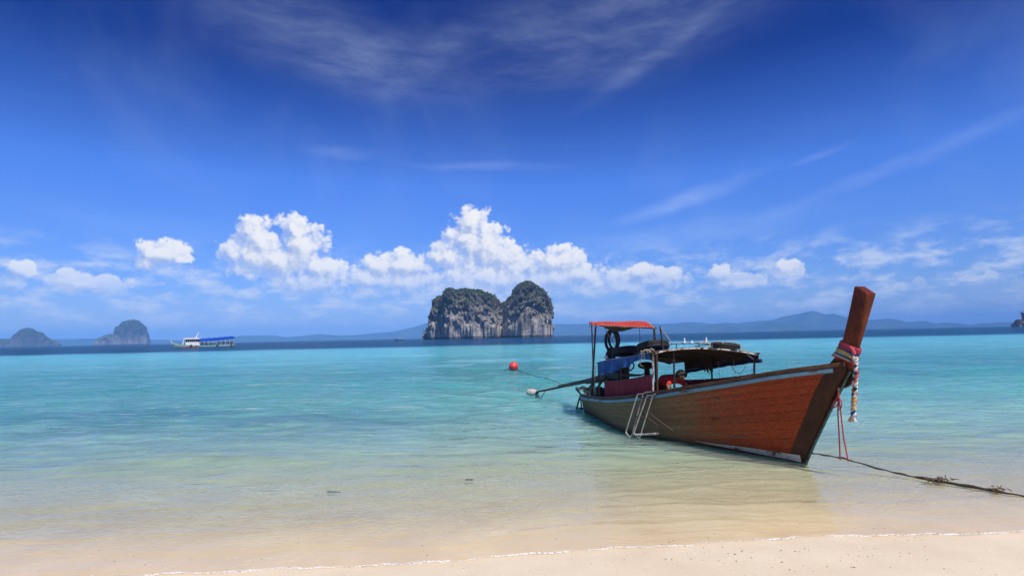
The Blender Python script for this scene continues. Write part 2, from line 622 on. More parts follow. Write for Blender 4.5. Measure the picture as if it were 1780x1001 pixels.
M['engine'] = simple('greasy_engine', (0.024, 0.022, 0.022), 0.45, 0.5, 14, 0.3, 0.003, col2=(0.014, 0.013, 0.013))
M['iron'] = simple('dark_iron', (0.05, 0.045, 0.04), 0.5, 0.4, 12, 0.5, col2=(0.09, 0.045, 0.025))
M['shaft'] = wood_mat('shaft_housing', (0.03, 0.02, 0.015), (0.075, 0.05, 0.036), (0.16, 0.12, 0.09), axis=(1, 14, 14), rough=0.5)
M['float'] = simple('dull_white_float', (0.58, 0.55, 0.52), 0.5, 0.25, 6, 0, 0.004, col2=(0.33, 0.28, 0.25))
M['rope_cream'] = simple('cream_rope', (0.64, 0.51, 0.36), 0.9, 0.35, 30, 0, 0.004, col2=(0.30, 0.21, 0.13))
M['rope_dark'] = simple('wet_dark_rope', (0.055, 0.040, 0.026), 0.8, 0.4, 30, 0, 0.004, col2=(0.025, 0.018, 0.013))
M['rope_red'] = simple('red_cord', (0.42, 0.030, 0.035), 0.8, 0.3, 30, 0, 0.003)
M['weed'] = simple('dry_weed', (0.16, 0.10, 0.05), 0.9, 0.4, 20, col2=(0.05, 0.035, 0.02))
M['white'] = simple('white_paint', (0.74, 0.74, 0.72), 0.5, 0.12, 5)
M['skin'] = simple('skin', (0.34, 0.165, 0.095), 0.5, 0.15, 7)
M['shirt'] = cloth_mat('red_shirt', (0.80, 0.055, 0.045), (0.66, 0.04, 0.035), transl=0.0, scale=9)
M['shorts'] = cloth_mat('maroon_shorts', (0.16, 0.035, 0.035), None, transl=0.0)
M['hair'] = simple('black_hair', (0.012, 0.010, 0.010), 0.4, 0.3, 30, 0, 0.006)
M['buoy'] = simple('red_buoy', (0.72, 0.065, 0.05), 0.38, 0.12, 6, spec=0.5, col2=(0.58, 0.045, 0.04))


# ------------------------------------------------------------------ terrain, sea
SHX = [-400, -60, -12, -4.8, -3.0, -1.67, 0, .88, 2.05, 3.24, 4.27, 5.39, 9, 20, 60, 400]
SHY = [-30, 3.2, 5.35, 5.64, 5.69, 5.76, 5.96, 6.08, 6.21, 6.31, 6.32, 6.33, 6.4, 6.6, 8.0, 8.0]
DS = [0, 1, 2, 3, 4, 7, 10, 14, 25, 50, 90, 125, 140, 156, 190, 300, 1000, 40000]
DD = [0, .03, .07, .13, .21, .43, .68, 0.98, 1.45, 2.25, 2.75, 3.0, 3.6, 5.5, 8.5, 13, 14, 14]


def shore(x):
    x = np.asarray(x, float)
    return (np.interp(x, SHX, SHY) + 0.020 * np.sin(x * 2.3 + .6) + 0.014 * np.sin(x * 5.7 + 1.9) + 0.008 * np.sin(x * 13.1)
            + 0.005 * np.sin(x * 29.7 + 2))


def bed_depth(x, y):
    s = y - shore(x)
    bar = 0.02 * np.sin(s * 1.3 + np.sin(x * 0.35) * 0.8) * np.clip(s / 4, 0, 1) * np.clip((14 - s) / 6, 0, 1)
    return np.where(s > 0, np.interp(s, DS, DD) + bar, s * 0.075)


def bed_z(x, y):
    """height of the sand; shallows are raised to imitate the apparent depth that refraction gives"""
    d = bed_depth(x, y)
    return np.where(d > 0, -d * np.clip(0.38 + (d - 1.2) * 0.2, 0.38, 1.0), -d)


def fan_rows(lo, hi, first, ratio):
    ys = [lo]
    st = first
    while ys[-1] < hi:
        ys.append(ys[-1] + st)
        st *= ratio
    return np.array(ys)


def sheet(name, ys, ncol, width, zfun, mat, attrs=()):
    s = np.linspace(-1, 1, ncol)
    X = s[None, :] * width(ys)[:, None]
    Y = np.repeat(ys[:, None], ncol, 1)
    Z = zfun(X, Y)
    nr = len(ys)
    me = bpy.data.meshes.new(name)
    co = np.stack([X, Y, Z], -1).reshape(-1, 3).astype(np.float32)
    idx = np.arange(nr * ncol).reshape(nr, ncol)
    q = np.stack([idx[:-1, :-1], idx[:-1, 1:], idx[1:, 1:], idx[1:, :-1]], -1).reshape(-1, 4)
    me.vertices.add(len(co))
    me.vertices.foreach_set('co', co.ravel())
    me.loops.add(q.size)
    me.loops.foreach_set('vertex_index', q.ravel().astype(np.int32))
    me.polygons.add(len(q))
    me.polygons.foreach_set('loop_start', np.arange(0, q.size, 4, dtype=np.int32))
    me.update(calc_edges=True)
    me.validate()
    for an, fn in attrs:
        a = me.attributes.new(an, 'FLOAT', 'POINT')
        a.data.foreach_set('value', fn(X, Y).astype(np.float32).ravel())
    me.shade_smooth()
    me.materials.append(mat)
    return link(name, me, None, 'structure')


def sand_material():
    m, k, b = new_mat('coral_sand')
    geo = k.node('ShaderNodeNewGeometry')
    P = geo.outputs['Position']
    sep = k.node('ShaderNodeSeparateXYZ')
    k.put(sep.inputs[0], P)
    n1 = k.noise(P, 1.1, 6, 0.6)
    n2 = k.noise(P, 60, 5, 0.7)
    n3 = k.noise(P, 320, 2, 0.6)
    dry = k.ramp(k.math('MULTIPLY_ADD', n2, 0.5, k.math('MULTIPLY', n1, 0.5)), [(0.34, (0.61, 0.50, 0.36)), (0.62, (0.75, 0.635, 0.475))])
    wet = k.ramp(k.math('MULTIPLY_ADD', n2, 0.35, k.math('MULTIPLY', n1, 0.65)), [(0.34, (0.66, 0.51, 0.335)), (0.64, (0.80, 0.64, 0.43))])
    f = k.smooth(k.math('ADD', sep.outputs[2], k.math('MULTIPLY_ADD', n1, 0.012, -0.006)), -0.002, 0.010)
    c = k.mix(f, wet, dry)
    vor = k.node('ShaderNodeTexVoronoi', feature='F1')
    k.put(vor.inputs['Vector'], P)
    vor.inputs['Scale'].default_value = 26
    fleck = k.math('MULTIPLY', k.smooth(vor.outputs['Distance'], 0.13, 0.08), k.smooth(k.noise(P, 9, 2), 0.55, 0.62))
    c = k.mix(k.math('MULTIPLY', fleck, 0.6), c, k.ramp(vor.outputs['Color'], [(0.3, (0.16, 0.12, 0.08)), (0.6, (0.8, 0.74, 0.66))]))
    k.put(b.inputs['Base Color'], c)
    k.put(b.inputs['Roughness'], k.math('MULTIPLY_ADD', f, 0.35, 0.55))
    b.inputs['Specular IOR Level'].default_value = 0.25
    h = k.math('ADD', k.math('MULTIPLY', n2, 0.7), k.math('ADD', k.math('MULTIPLY', n1, 1.5), k.math('MULTIPLY', n3, 0.35)))
    nb = k.bump(h, 0.5, 0.010)
    rip = k.noise(k.mapping(P, scale=(0.75, 1.5, 1), rot=(0, 0, 0.25)), 11, 4, 0.62, 1.3)
    rip2 = k.noise(k.mapping(P, scale=(0.8, 1.3, 1), rot=(0, 0, -0.4)), 27, 2, 0.5, 0.8)
    under = k.smooth(sep.outputs[2], 0.0, -0.03)
    nb = k.bump(k.math('MULTIPLY', k.math('ADD', rip, k.math('MULTIPLY', rip2, 0.35)), under), 1.0, 0.050, nb)
    k.put(b.inputs['Normal'], nb)
    return m


sand = sheet('sand', np.concatenate([np.linspace(-60, 2.0, 40)[:-1], fan_rows(2.0, 1200, 0.035, 1.022)]), 300,
             lambda y: 18 + 1.5 * np.abs(y), bed_z, sand_material())

# --- water surface: real low waves close in, fine ripple in the material
WAVES = []
for i in range(46):
    lam = 0.32 * (1.115 ** i)
    if lam > 14:
        break
    ang = RNG.normal(0, 0.42) + PI / 2 * -1
    WAVES.append((2 * PI / lam * math.cos(ang), 2 * PI / lam * math.sin(ang), RNG.uniform(0, 2 * PI), 0.0062 * lam ** 0.75, lam))


def wave_z(X, Y):
    dep = np.clip(bed_depth(X, Y), 0, None)
    step = np.gradient(Y, axis=0)
    Z = np.zeros_like(X)
    cell = np.maximum(step, np.abs(np.gradient(X, axis=1)))
    wx = X + 0.25 * np.sin(Y * 0.7 + X * 0.23) + 0.5 * np.sin(Y * 0.19 - X * 0.11)
    wy = Y + 0.30 * np.sin(X * 0.9 + Y * 0.31) + 0.6 * np.sin(X * 0.23 + 1.0)
    for (kx, ky, ph, a, lam) in WAVES:
        lim = np.clip((lam / np.maximum(cell, 1e-3) - 2.2) / 2.5, 0, 1)
        gust = 0.65 + 0.35 * np.sin(X * 0.31 / lam ** .5 + ph) * np.sin(Y * 0.27 / lam ** .5 + ph * 1.7)
        Z += a * gust * np.sin(kx * wx + ky * wy + ph) * lim
    Z *= np.clip(dep / 0.45, 0.05, 1.0)
    # thin swash lines running up the beach
    s = Y - shore(X)
    for (s0, amp, w, f1, f2) in ((0.62, 0.010, 0.05, 1.1, 0.3), (1.35, 0.013, 0.07, 0.6, 2.0), (2.2, 0.012, 0.10, 0.8, 4.0)):
        c = s0 + 0.18 * np.sin(X * f1 + f2) + 0.05 * np.sin(X * 3.1 + f2)
        Z += amp * np.exp(-((s - c) / w) ** 2) * (0.55 + 0.45 * np.sin(X * 0.7 + f2 * 3)) * np.clip(dep * 40, 0, 1)
    Z = np.where(s > 0.01, np.maximum(Z, bed_z(X, Y) + 0.004 * np.clip(dep / 0.004, 0, 1)), Z)
    return Z


def weed_attr(X, Y):
    """sea-grass and coral patches on the bed, darkening what the water shows"""
    w = np.zeros_like(X)
    for (px, py, rx, ry, a) in ((1595, 648, 62, 6, 1.0), (310, 641, 26, 2.5, .9), (150, 730, 440, 34, .85), (560, 728, 340, 24, .85),
                                (480, 690, 300, 12, .4), (60, 690, 260, 14, .35), (760, 730, 120, 10, .45), (1690, 632, 90, 5, .4),
                                (250, 755, 240, 10, .38), (980, 640, 90, 4, .25), (620, 655, 220, 5, .25), (1650, 690, 160, 8, .25)):
        c = at_z(px, py, 0)
        ex = abs(at_z(px + rx, py, 0).x - c.x)
        ey = abs(at_z(px, py - ry, 0).y - c.y)
        ddx, ddy = (X - c.x) / ex, (Y - c.y) / ey
        w = np.maximum(w, a * np.exp(-(ddx ** 2 + ddy ** 2) ** 1.3))
    return w


def water_material():
    m, k, b = new_mat('sea_water')
    k.n.remove(b)
    out = k.n['Material Output']
    geo = k.node('ShaderNodeNewGeometry')
    P = geo.outputs['Position']
    dep = k.node('ShaderNodeAttribute', attribute_name='depth').outputs['Fac']
    weed = k.node('ShaderNodeAttribute', attribute_name='weed').outputs['Fac']
    # ripple relief, crests lie along the shore
    r1 = k.noise(k.mapping(P, scale=(0.8, 1.8, 1)), 1.3, 3, 0.5, 0.6)
    r2 = k.noise(k.mapping(P, scale=(0.9, 1.6, 1)), 4.2, 2, 0.5, 0.8)
    r3 = k.noise(k.mapping(P, scale=(1.0, 1.6, 1)), 17.0, 3, 0.55, 0.5)
    shal = k.smooth(dep, 0.0, 0.55, 0.16, 1.0)
    r0 = k.noise(k.mapping(P, scale=(0.55, 1.5, 1)), 0.5, 2, 0.5, 0.5)
    n = k.bump(k.math('MULTIPLY', r0, shal), 1.0, 0.26)
    n = k.bump(k.math('MULTIPLY', r1, shal), 1.0, 0.14, n)
    n = k.bump(k.math('MULTIPLY', r2, shal), 1.0, 0.045, n)
    n = k.bump(k.math('MULTIPLY', r3, shal), 1.0, 0.004, n)
    # what the water column takes out of the light that crosses it
    cmb = k.node('ShaderNodeCombineXYZ')
    for i, kk in enumerate((1.15, 0.15, 0.24)):
        k.put(cmb.inputs[i], k.math('EXPONENT', k.math('MULTIPLY', dep, -kk)))
    tr = k.node('ShaderNodeBsdfTransparent')
    k.put(tr.inputs[0], cmb.outputs[0])
    # light sent back by the water body and the bed deep below
    big = k.noise(k.mapping(P, scale=(0.35, 1.0, 1)), 0.09, 4, 0.6)
    mott = k.noise(k.mapping(P, scale=(0.4, 1.0, 1)), 0.6, 5, 0.62)
    dv = k.math('ADD', k.math('MULTIPLY', dep, 0.1), k.math('MULTIPLY', k.math('MULTIPLY_ADD', big, 0.08, -0.04), k.smooth(dep, 0.3, 2.0)))
    body = k.ramp(dv, [(0.0, (0.68, 0.70, 0.51)), (0.045, (0.40, 0.67, 0.63)), (0.085, (0.20, 0.56, 0.51)), (0.125, (0.090, 0.39, 0.38)), (0.165, (0.060, 0.31, 0.33)), (0.215, (0.085, 0.38, 0.42)), (0.265, (0.12, 0.50, 0.58)), (0.31, (0.09, 0.48, 0.58)),
                       (0.36, (0.06, 0.33, 0.46)), (0.50, (0.016, 0.115, 0.23)), (0.70, (0.009, 0.062, 0.15))])
    wf = k.math('MULTIPLY', k.math('MULTIPLY', weed, k.smooth(mott, 0.30, 0.62)), 0.85, clamp=True)
    body = k.mix(wf, body, (0.035, 0.14, 0.22))
    body = k.mix(1.0, body, k.ramp(k.math('MULTIPLY_ADD', r1, 0.5, k.math('MULTIPLY', mott, 0.5)), [(0.36, (0.78, 0.81, 0.84)), (0.64, (1.14, 1.11, 1.09))]), 'MULTIPLY')
    df = k.node('ShaderNodeSubsurfaceScattering', falloff='BURLEY')      # light wanders about a metre in the milky water
    k.put(df.inputs['Color'], body)
    df.inputs['Scale'].default_value = 1.0
    df.inputs['Radius'].default_value = (0.5, 1.0, 1.0)
    k.l.new(n, df.inputs['Normal'])
    turb = k.math('SUBTRACT', 1.0, k.math('EXPONENT', k.math('MULTIPLY', dep, -1.6)))
    turb = k.math('MAXIMUM', turb, k.math('MULTIPLY', wf, 0.8))
    mx = k.node('ShaderNodeMixShader')
    k.put(mx.inputs[0], turb)
    k.l.new(tr.outputs[0], mx.inputs[1])
    k.l.new(df.outputs[0], mx.inputs[2])
    gl = k.node('ShaderNodeBsdfGlossy')
    gl.inputs['Roughness'].default_value = 0.035
    k.l.new(n, gl.inputs['Normal'])
    fr = k.node('ShaderNodeFresnel')
    fr.inputs[0].default_value = 1.333
    k.l.new(n, fr.inputs['Normal'])
    ff = k.math('MULTIPLY', k.math('MINIMUM', fr.outputs[0], 0.92), k.smooth(dep, 3.0, 7.0, 1.0, 0.45))
    mx2 = k.node('ShaderNodeMixShader')
    k.put(mx2.inputs[0], ff)
    k.l.new(mx.outputs[0], mx2.inputs[1])
    k.l.new(gl.outputs[0], mx2.inputs[2])
    k.l.new(mx2.outputs[0], out.inputs[0])
    return m


sea = sheet('sea', np.concatenate([fan_rows(5.0, 30, 0.035, 1.0035), fan_rows(30.3, 17000, 0.24, 1.02)]), 640,
            lambda y: 10 + 1.45 * y, wave_z, water_material(),
            (('depth', lambda X, Y: np.clip(bed_depth(X, Y), 0, None)), ('weed', weed_attr)))


# ------------------------------------------------------------------ far land
def rock_material(name, veg=True, pale=(0.46, 0.42, 0.38), dark=(0.105, 0.10, 0.10), hscale=80.0, nscale=0.06, tint=(1, 1, 1)):
    m, k, b = new_mat(name)
    tc = k.node('ShaderNodeTexCoord')
    ob = tc.outputs['Object']
    geo = k.node('ShaderNodeNewGeometry')
    sep = k.node('ShaderNodeSeparateXYZ')
    k.put(sep.inputs[0], ob)
    nz = k.node('ShaderNodeSeparateXYZ')
    k.put(nz.inputs[0], geo.outputs['Normal'])
    hgt = k.math('DIVIDE', sep.outputs[2], hscale)
    streak = k.noise(k.mapping(ob, scale=(1, 1, 0.8)), nscale * 2.8, 8, 0.72, 0.4)
    blot = k.noise(ob, nscale * 0.7, 5, 0.6)
    f = k.math('ADD', k.math('MULTIPLY', streak, 1.3), k.math('MULTIPLY_ADD', hgt, -0.78, k.math('MULTIPLY', blot, 0.55)))
    c = k.ramp(f, [(0.42, dark), (0.66, [d * 0.6 + p * 0.4 for d, p in zip(dark, pale)]), (0.90, pale)])
    och = k.smooth(k.noise(ob, nscale * 1.7, 4, 0.6), 0.60, 0.72)
    c = k.mix(k.math('MULTIPLY', och, 0.5), c, (0.42, 0.27, 0.16))
    spots = k.noise(ob, nscale * 6, 4, 0.6)
    c = k.mix(k.math('MULTIPLY', k.smooth(spots, 0.58, 0.70), 0.7), c, (0.055, 0.055, 0.05))
    if veg:
        g = k.math('ADD', k.math('MULTIPLY', nz.outputs[2], 0.42), k.math('ADD', k.noise(ob, nscale * 1.6, 6, 0.65), k.math('MULTIPLY', hgt, 0.16)))
        gm = k.smooth(g, 0.82, 0.93)
        gc = k.ramp(spots, [(0.35, (0.018, 0.035, 0.012)), (0.6, (0.05, 0.095, 0.024))])
        c = k.mix(k.math('MULTIPLY', gm, 0.9), c, gc)
    tide_shade = k.smooth(sep.outputs[2], hscale * 0.055, hscale * 0.03)
    c = k.mix(k.math('MULTIPLY', tide_shade, 0.75), c, (0.045, 0.038, 0.034))  # dark foot: tide band, with the notch's overhang shade put into the colour
    k.put(b.inputs['Base Color'], c)
    b.inputs['Roughness'].default_value = 0.9
    b.inputs['Specular IOR Level'].default_value = 0.15
    k.put(b.inputs['Normal'], k.bump(k.math('ADD', streak, k.math('MULTIPLY', spots, 0.5)), 1.0, hscale * 0.05))
    return m


def island_mesh(name, prof, front, dist, mat, nx, nt, rough, seed, under=0.0, pw=0.36, parent=None, freq=1.0, zst=0.75):
    """prof: photo outline (px, py) of the top; front: (px, thickness towards viewer in m); an honest closed rock body"""
    base_px = prof[len(prof) // 2][0]
    root_loc = at_dist(base_px, prof[0][1], dist)
    pts = [at_dist(px, py, dist) for px, py in prof]
    bearing = math.atan2(root_loc.x, root_loc.y)
    ex = Vector((math.cos(bearing), -math.sin(bearing), 0))
    ey = Vector((math.sin(bearing), math.cos(bearing), 0))
    xs = [(p - root_loc).dot(ex) for p in pts]
    zs = [max(p.z, 0.0) for p in pts]
    fx = [(at_dist(px, prof[0][1], dist) - root_loc).dot(ex) for px, _ in front]
    fd = [d for _, d in front]
    X = np.linspace(xs[0], xs[-1], nx)
    Hh = np.interp(X, xs, zs)
    D = np.interp(X, fx, fd)
    L = xs[-1] - xs[0]
    P = []
    o = Vector((seed * 13.7, seed * 5.1, seed * 3.3))
    for i in range(nx):
        row = []
        endf = min(1.0, min(i, nx - 1 - i) / (0.03 * nx))
        for j in range(nt):
            th = PI * j / (nt - 1)
            cy, sz = math.cos(th), max(math.sin(th), 0)
            y = -D[i] * math.copysign(abs(cy) ** pw, cy) * (0.35 + 0.65 * endf)
            z = Hh[i] * sz ** pw
            q = Vector((X[i], y, z * zst)) * (freq / (0.10 * L)) + o
            n1 = mnoise.fractal(q, 0.9, 2.1, 6)
            n2 = mnoise.ridged_multi_fractal(Vector((q.x * 2.4, q.y * 2.4, q.z * 1.9)), 0.9, 2.2, 4, 1.0, 2.0) - 1.0
            a = rough * (n1 * 1.0 + n2 * 0.45)
            side = abs(cy) ** 0.5
            dy = -math.copysign(1, cy) * a * side
            dx = a * 0.5 * (1 if i > nx / 2 else -1) * (1 - endf * 0.6)
            dz = a * 0.35 * sz * min(1, Hh[i] / (rough * 3 + 0.01))
            u = 0
            if under and z < under * 1.4 and cy > 0.2:
                u = under * 0.9 * math.exp(-((z - under * 0.35) / (under * 0.55)) ** 2)
            row.append((X[i] + dx, y + dy + u, z + dz - (2.0 if j in (0, nt - 1) else 0)))
        P.append(row)
    mb = MB()
    mb.grid(P)
    me_obj = mb.build(name, mat, parent, smooth=60)
    return me_obj, root_loc, bearing, P


ROCK_D = 900.0
zx = lambda a, b: (720 + a / 6.846, 480 + b / 6.846)
rock_prof = [zx(*p) for p in [(86, 722), (112, 680), (170, 600), (190, 500), (225, 400), (238, 290), (300, 262), (362, 245), (376, 205), (420, 188),
                              (480, 180), (525, 198), (560, 188), (640, 183), (740, 192), (800, 198), (870, 222), (960, 258), (1000, 305), (1040, 345),
                              (1090, 300), (1148, 250), (1165, 190), (1200, 150), (1240, 115), (1310, 95), (1390, 113), (1440, 143), (1500, 178), (1560, 228),
                              (1610, 290), (1640, 380), (1660, 450), (1671, 550), (1673, 640), (1660, 690), (1652, 700)]]
rock_front = [(zx(a, 0)[0], d) for a, d in [(86, 4), (120, 18), (240, 30), (325, 34), (345, 44), (420, 74), (480, 84), (700, 88), (940, 76), (1020, 42),
                                            (1045, 40), (1110, 60), (1250, 82), (1400, 80), (1540, 62), (1620, 40), (1660, 22), (1676, 5)]]
rk, rk_loc, rk_b, RP = island_mesh('rock_island', rock_prof, rock_front, ROCK_D, rock_material('limestone', True, (0.62, 0.57, 0.50), (0.12, 0.115, 0.115)), 340, 170, 7.0, 1, under=10.0, freq=1.7, zst=1.0)
rk.location = (rk_loc.x, rk_loc.y, 0)
rk.rotation_euler = (0, 0, -rk_b)
tag(rk, 'tall grey limestone rock island with two humps standing in the open sea', 'rock island')


def leaf_mat(name, a, b_):
    m, k, b = new_mat(name)
    oi = k.node('ShaderNodeTexCoord').outputs['Object']
    n = k.noise(oi, 0.35, 3, 0.6)
    k.put(b.inputs['Base Color'], k.ramp(n, [(0.35, a), (0.65, b_)]))
    b.inputs['Roughness'].default_value = 0.8
    b.inputs['Specular IOR Level'].default_value = 0.2
    return m


def shrubs_on(P, n, mat, parent, size, seed, bias=0.35):
    rg = random.Random(seed)
    mb = MB()
    nx, nt = len(P), len(P[0])
    tries = 0
    made = 0
    while made < n and tries < n * 60:
        tries += 1
        i, j = rg.randrange(2, nx - 2), rg.randrange(3, int(nt * 0.62))
        p = Vector(P[i][j])
        nrm = (Vector(P[i + 1][j]) - Vector(P[i - 1][j])).cross(Vector(P[i][j + 1]) - Vector(P[i][j - 1]))
        if nrm.length < 1e-6:
            continue
        nrm.normalize()
        if nrm.z < 0:
            nrm = -nrm
        cl = mnoise.noise(p * 0.045 + Vector((seed, 0, 0)))
        if nrm.z * 0.8 + cl * 0.9 + p.z / 220 < bias + rg.random() * 0.5 or p.z < 12:
            continue
        made += 1
        for b in range(5):
            c = p + Vector((rg.gauss(0, size * .5), rg.gauss(0, size * .5), rg.uniform(-.1, .7) * size))
            r = size * rg.uniform(0.25, 0.6)
            d1 = Vector((rg.gauss(0, 1), rg.gauss(0, 1), rg.gauss(0, 1))).normalized()
            d2 = d1.orthogonal().normalized()
            d3 = d1.cross(d2)
            vs = [c + d1 * r, c - d1 * r, c + d2 * r, c - d2 * r, c + d3 * r, c - d3 * r]
            mb.add(vs, [(0, 2, 4), (2, 1, 4), (1, 3, 4), (3, 0, 4), (2, 0, 5), (1, 2, 5), (3, 1, 5), (0, 3, 5)])
    return mb.build('shrubs', mat, parent, smooth=0, kind='stuff')


shrubs_on(RP, 420, leaf_mat('island_shrubs', (0.035, 0.045, 0.026), (0.065, 0.085, 0.038)), rk, 1.9, 5, .55)

# two smaller karst islands far to the left
k1 = [(-60, 601), (-40, 596), (-20, 588), (0, 588.5), (18, 589), (26, 580), (36, 572), (48, 569.5), (58, 572), (64, 576), (73, 578), (80, 584), (92, 592), (100, 594), (106, 598.5)]
o1, l1, b1, P1 = island_mesh('karst_island', k1, [(-60, 35), (20, 80), (50, 110), (80, 80), (106, 18)], 4800, rock_material('karst_a', True, (0.12, 0.12, 0.11), (0.05, 0.055, 0.05), 100, 0.023), 120, 60, 9, 3, pw=0.5)
o1.location = (l1.x, l1.y, 0)
o1.rotation_euler = (0, 0, -b1)
tag(o1, 'small dark hazy island at the far left with one rounded hump', 'island')
k2 = [(162, 597), (170, 588), (184, 582), (197, 580), (200, 569), (206, 567), (212, 560), (222, 557), (232, 555.5), (242, 558), (248, 563), (254, 568), (257, 576), (260, 590), (261, 596)]
o2, l2, b2, P2 = island_mesh('karst_island', k2, [(162, 18), (190, 80), (230, 125), (255, 80), (261, 24)], 4800, rock_material('karst_b', True, (0.26, 0.23, 0.21), (0.05, 0.055, 0.05), 125, 0.019), 120, 70, 10, 4, pw=0.42)
o2.location = (l2.x, l2.y, 0)
o2.rotation_euler = (0, 0, -b2)
tag(o2, 'hazy blue island with a steep domed cliff, left of the white tour boat', 'island')


def hill_material():
    m, k, b = new_mat('forested_hills')
    P = k.node('ShaderNodeNewGeometry').outputs['Position']
    n = k.noise(P, 0.004, 6, 0.65)
    k.put(b.inputs['Base Color'], k.ramp(n, [(0.35, (0.018, 0.034, 0.014)), (0.65, (0.06, 0.085, 0.035))]))
    b.inputs['Roughness'].default_value = 1.0
    b.inputs['Specular IOR Level'].default_value = 0.0
    return m


HILL_MAT = hill_material()


def hills(name, prof, dist, depth, seed):
    az = [math.atan2(pix_dir(px, py).x, pix_dir(px, py).y) for px, py in prof]
    hh = [max(at_dist(px, py, dist).z, 0) for px, py in prof]
    n = 520
    A = np.linspace(az[0], az[-1], n)
    Hh = np.interp(A, az, hh)
    kern = np.array([.25, .5, .25])
    Hh[1:-1] = np.convolve(Hh, kern, 'same')[1:-1]
    prof_t = [(-1.0, -0.02), (-0.7, 0.22), (-0.4, 0.55), (-0.15, 0.88), (0, 1.0), (0.3, 0.8), (1.0, -0.02)]
    P = []
    for a, h in zip(A, Hh):
        row = []
        for (t, f) in prof_t:
            d = dist + t * depth
            nz = mnoise.fractal(Vector((a * 60, t * 3, seed)), 0.9, 2.0, 5)
            d += nz * depth * 0.25 * (1 - abs(t))
            hz = h * f * (1 + 0.18 * nz * (0 if t == 0 else 1)) if f > 0 else -6
            hz += 0.035 * h * mnoise.fractal(Vector((a * 300, 9, seed)), 0.8, 2.0, 4) if t == 0 else 0
            row.append((math.sin(a) * d, math.cos(a) * d, max(hz, -6)))
        P.append(row)
    mb = MB()
    mb.grid(P)
    return mb.build(name, HILL_MAT, None, smooth=60, kind='structure')


far = [(-900, 600), (-400, 604), (-200, 602), (-60, 600), (0, 596), (60, 590), (95, 589.5), (160, 588), (220, 590), (261, 590), (330, 592), (407, 586), (418, 583.5), (477, 582.5), (495, 586), (522, 584),
       (554, 580.5), (592, 583), (620, 582), (650, 579), (680, 577), (700, 573), (720, 568), (740, 562), (800, 561), (860, 568), (930, 566), (966, 563), (1000, 563.5), (1050, 562), (1100, 562),
       (1150, 563), (1200, 559.5), (1215, 560.5), (1240, 563), (1260, 561), (1280, 562), (1300, 560), (1320, 557.5), (1340, 557), (1360, 550.5), (1385, 546), (1400, 543), (1412, 539.5), (1420, 541), (1433, 546.5),
       (1450, 546), (1465, 549.5), (1490, 555), (1520, 556), (1540, 553.5), (1560, 555), (1578, 560.5), (1590, 558.5), (1610, 557.5), (1625, 563), (1640, 560), (1660, 561), (1690, 565),
       (1705, 561), (1720, 562), (1740, 559), (1760, 561), (1790, 556), (1900, 560), (2100, 552), (2700, 548)]
hills('hills', far, 10500, 900, 1)
near_h = [(1205, 579), (1225, 569), (1238, 563.5), (1250, 562.5), (1262, 566), (1290, 573)]
near2 = [(1290, 574), (1310, 566), (1335, 559.5), (1352, 561), (1375, 564), (1400, 566), (1430, 572)]
mid = [(960, 588), (990, 572), (1020, 567), (1060, 568), (1100, 566), (1140, 569), (1180, 565), (1230, 569), (1290, 566), (1340, 570), (1400, 572), (1480, 564), (1540, 562), (1590, 568), (1640, 566), (1680, 570)]
hills('hills', near_h, 8200, 380, 2)
hills('hills', near2, 8600, 420, 3)
hills('hills', mid, 9400, 500, 4)

# haze: the humid air over the sea
HAZE_DENSITY = 1.12e-4
hz = MB()
hz.box((0, 5000, 168), (40000, 26000, 376))
hm = bpy.data.materials.new('humid_air')
hm.use_nodes = True
hk = NT(hm.node_tree)
hk.n.remove(hk.n['Principled BSDF'])
pv = hk.node('ShaderNodeVolumePrincipled')
pv.inputs['Color'].default_value = (0.22, 0.52, 1.0, 1)
pv.inputs['Density'].default_value = HAZE_DENSITY
pv.inputs['Anisotropy'].default_value = -0.35
hk.l.new(pv.outputs[0], hk.n['Material Output'].inputs['Volume'])
haze = hz.build('haze', hm, None, smooth=0, kind='stuff')

# ==================================================================== longtail boat
# boat axes: x to the bow, y to the far side, z up from the water
B_TH = math.radians(20.6247)
B_O = Vector((3.5162, 13.1455, 0))
B_HD = Vector((math.sin(B_TH), -math.cos(B_TH), 0))
B_ROTZ = math.atan2(B_HD.y, B_HD.x)
B_M = Matrix.Translation(B_O) @ Matrix.Rotation(B_ROTZ, 4, 'Z')

boat = empty('longtail_boat', 'weathered red wooden longtail boat with a tall prow aground in the shallows', 'boat', B_O, B_ROTZ)


def bthing(name, label, cat, base, group=None):
    """a thing of its own standing on or hanging from the boat; its parts are given in boat axes"""
    o = empty(name, label, cat, B_M @ Vector(base), B_ROTZ, group)
    return o


SX = [-3.95, -3.5, -3, -2, -1, 0, 1, 2, 3, 4, 4.3, 4.6]
SB = [.20, .37, .53, .76, .91, .97, .93, .81, .595, .285, .165, .035]
WX = [-3.95, -3.23, -2.57, -1.8, -1.13, -.28, .41, 1.06, 1.94, 2.58, 3.2, 3.62, 4.6]
WB = [.13, .257, .43, .63, .77, .86, .82, .70, .465, .24, .09, .03, .03]
ZX = [-3.95, -2.45, -1.29, -.54, .17, .74, 1.6, 2.17, 2.66, 3.07, 3.46, 4.0, 4.3, 4.58]
ZS = [.44, .555, .64, .727, .831, .925, 1.09, 1.195, 1.29, 1.375, 1.455, 1.553, 1.6, 1.65]
KX = [-3.95, -3, -2, 0, 2, 3, 3.62]
KZ = [-.10, -.28, -.36, -.36, -.22, -.10, 0.0]
STX = [3.62, 3.834, 4.096, 4.416, 4.59]
STZ = [0.0, .376, .814, 1.335, 1.60]


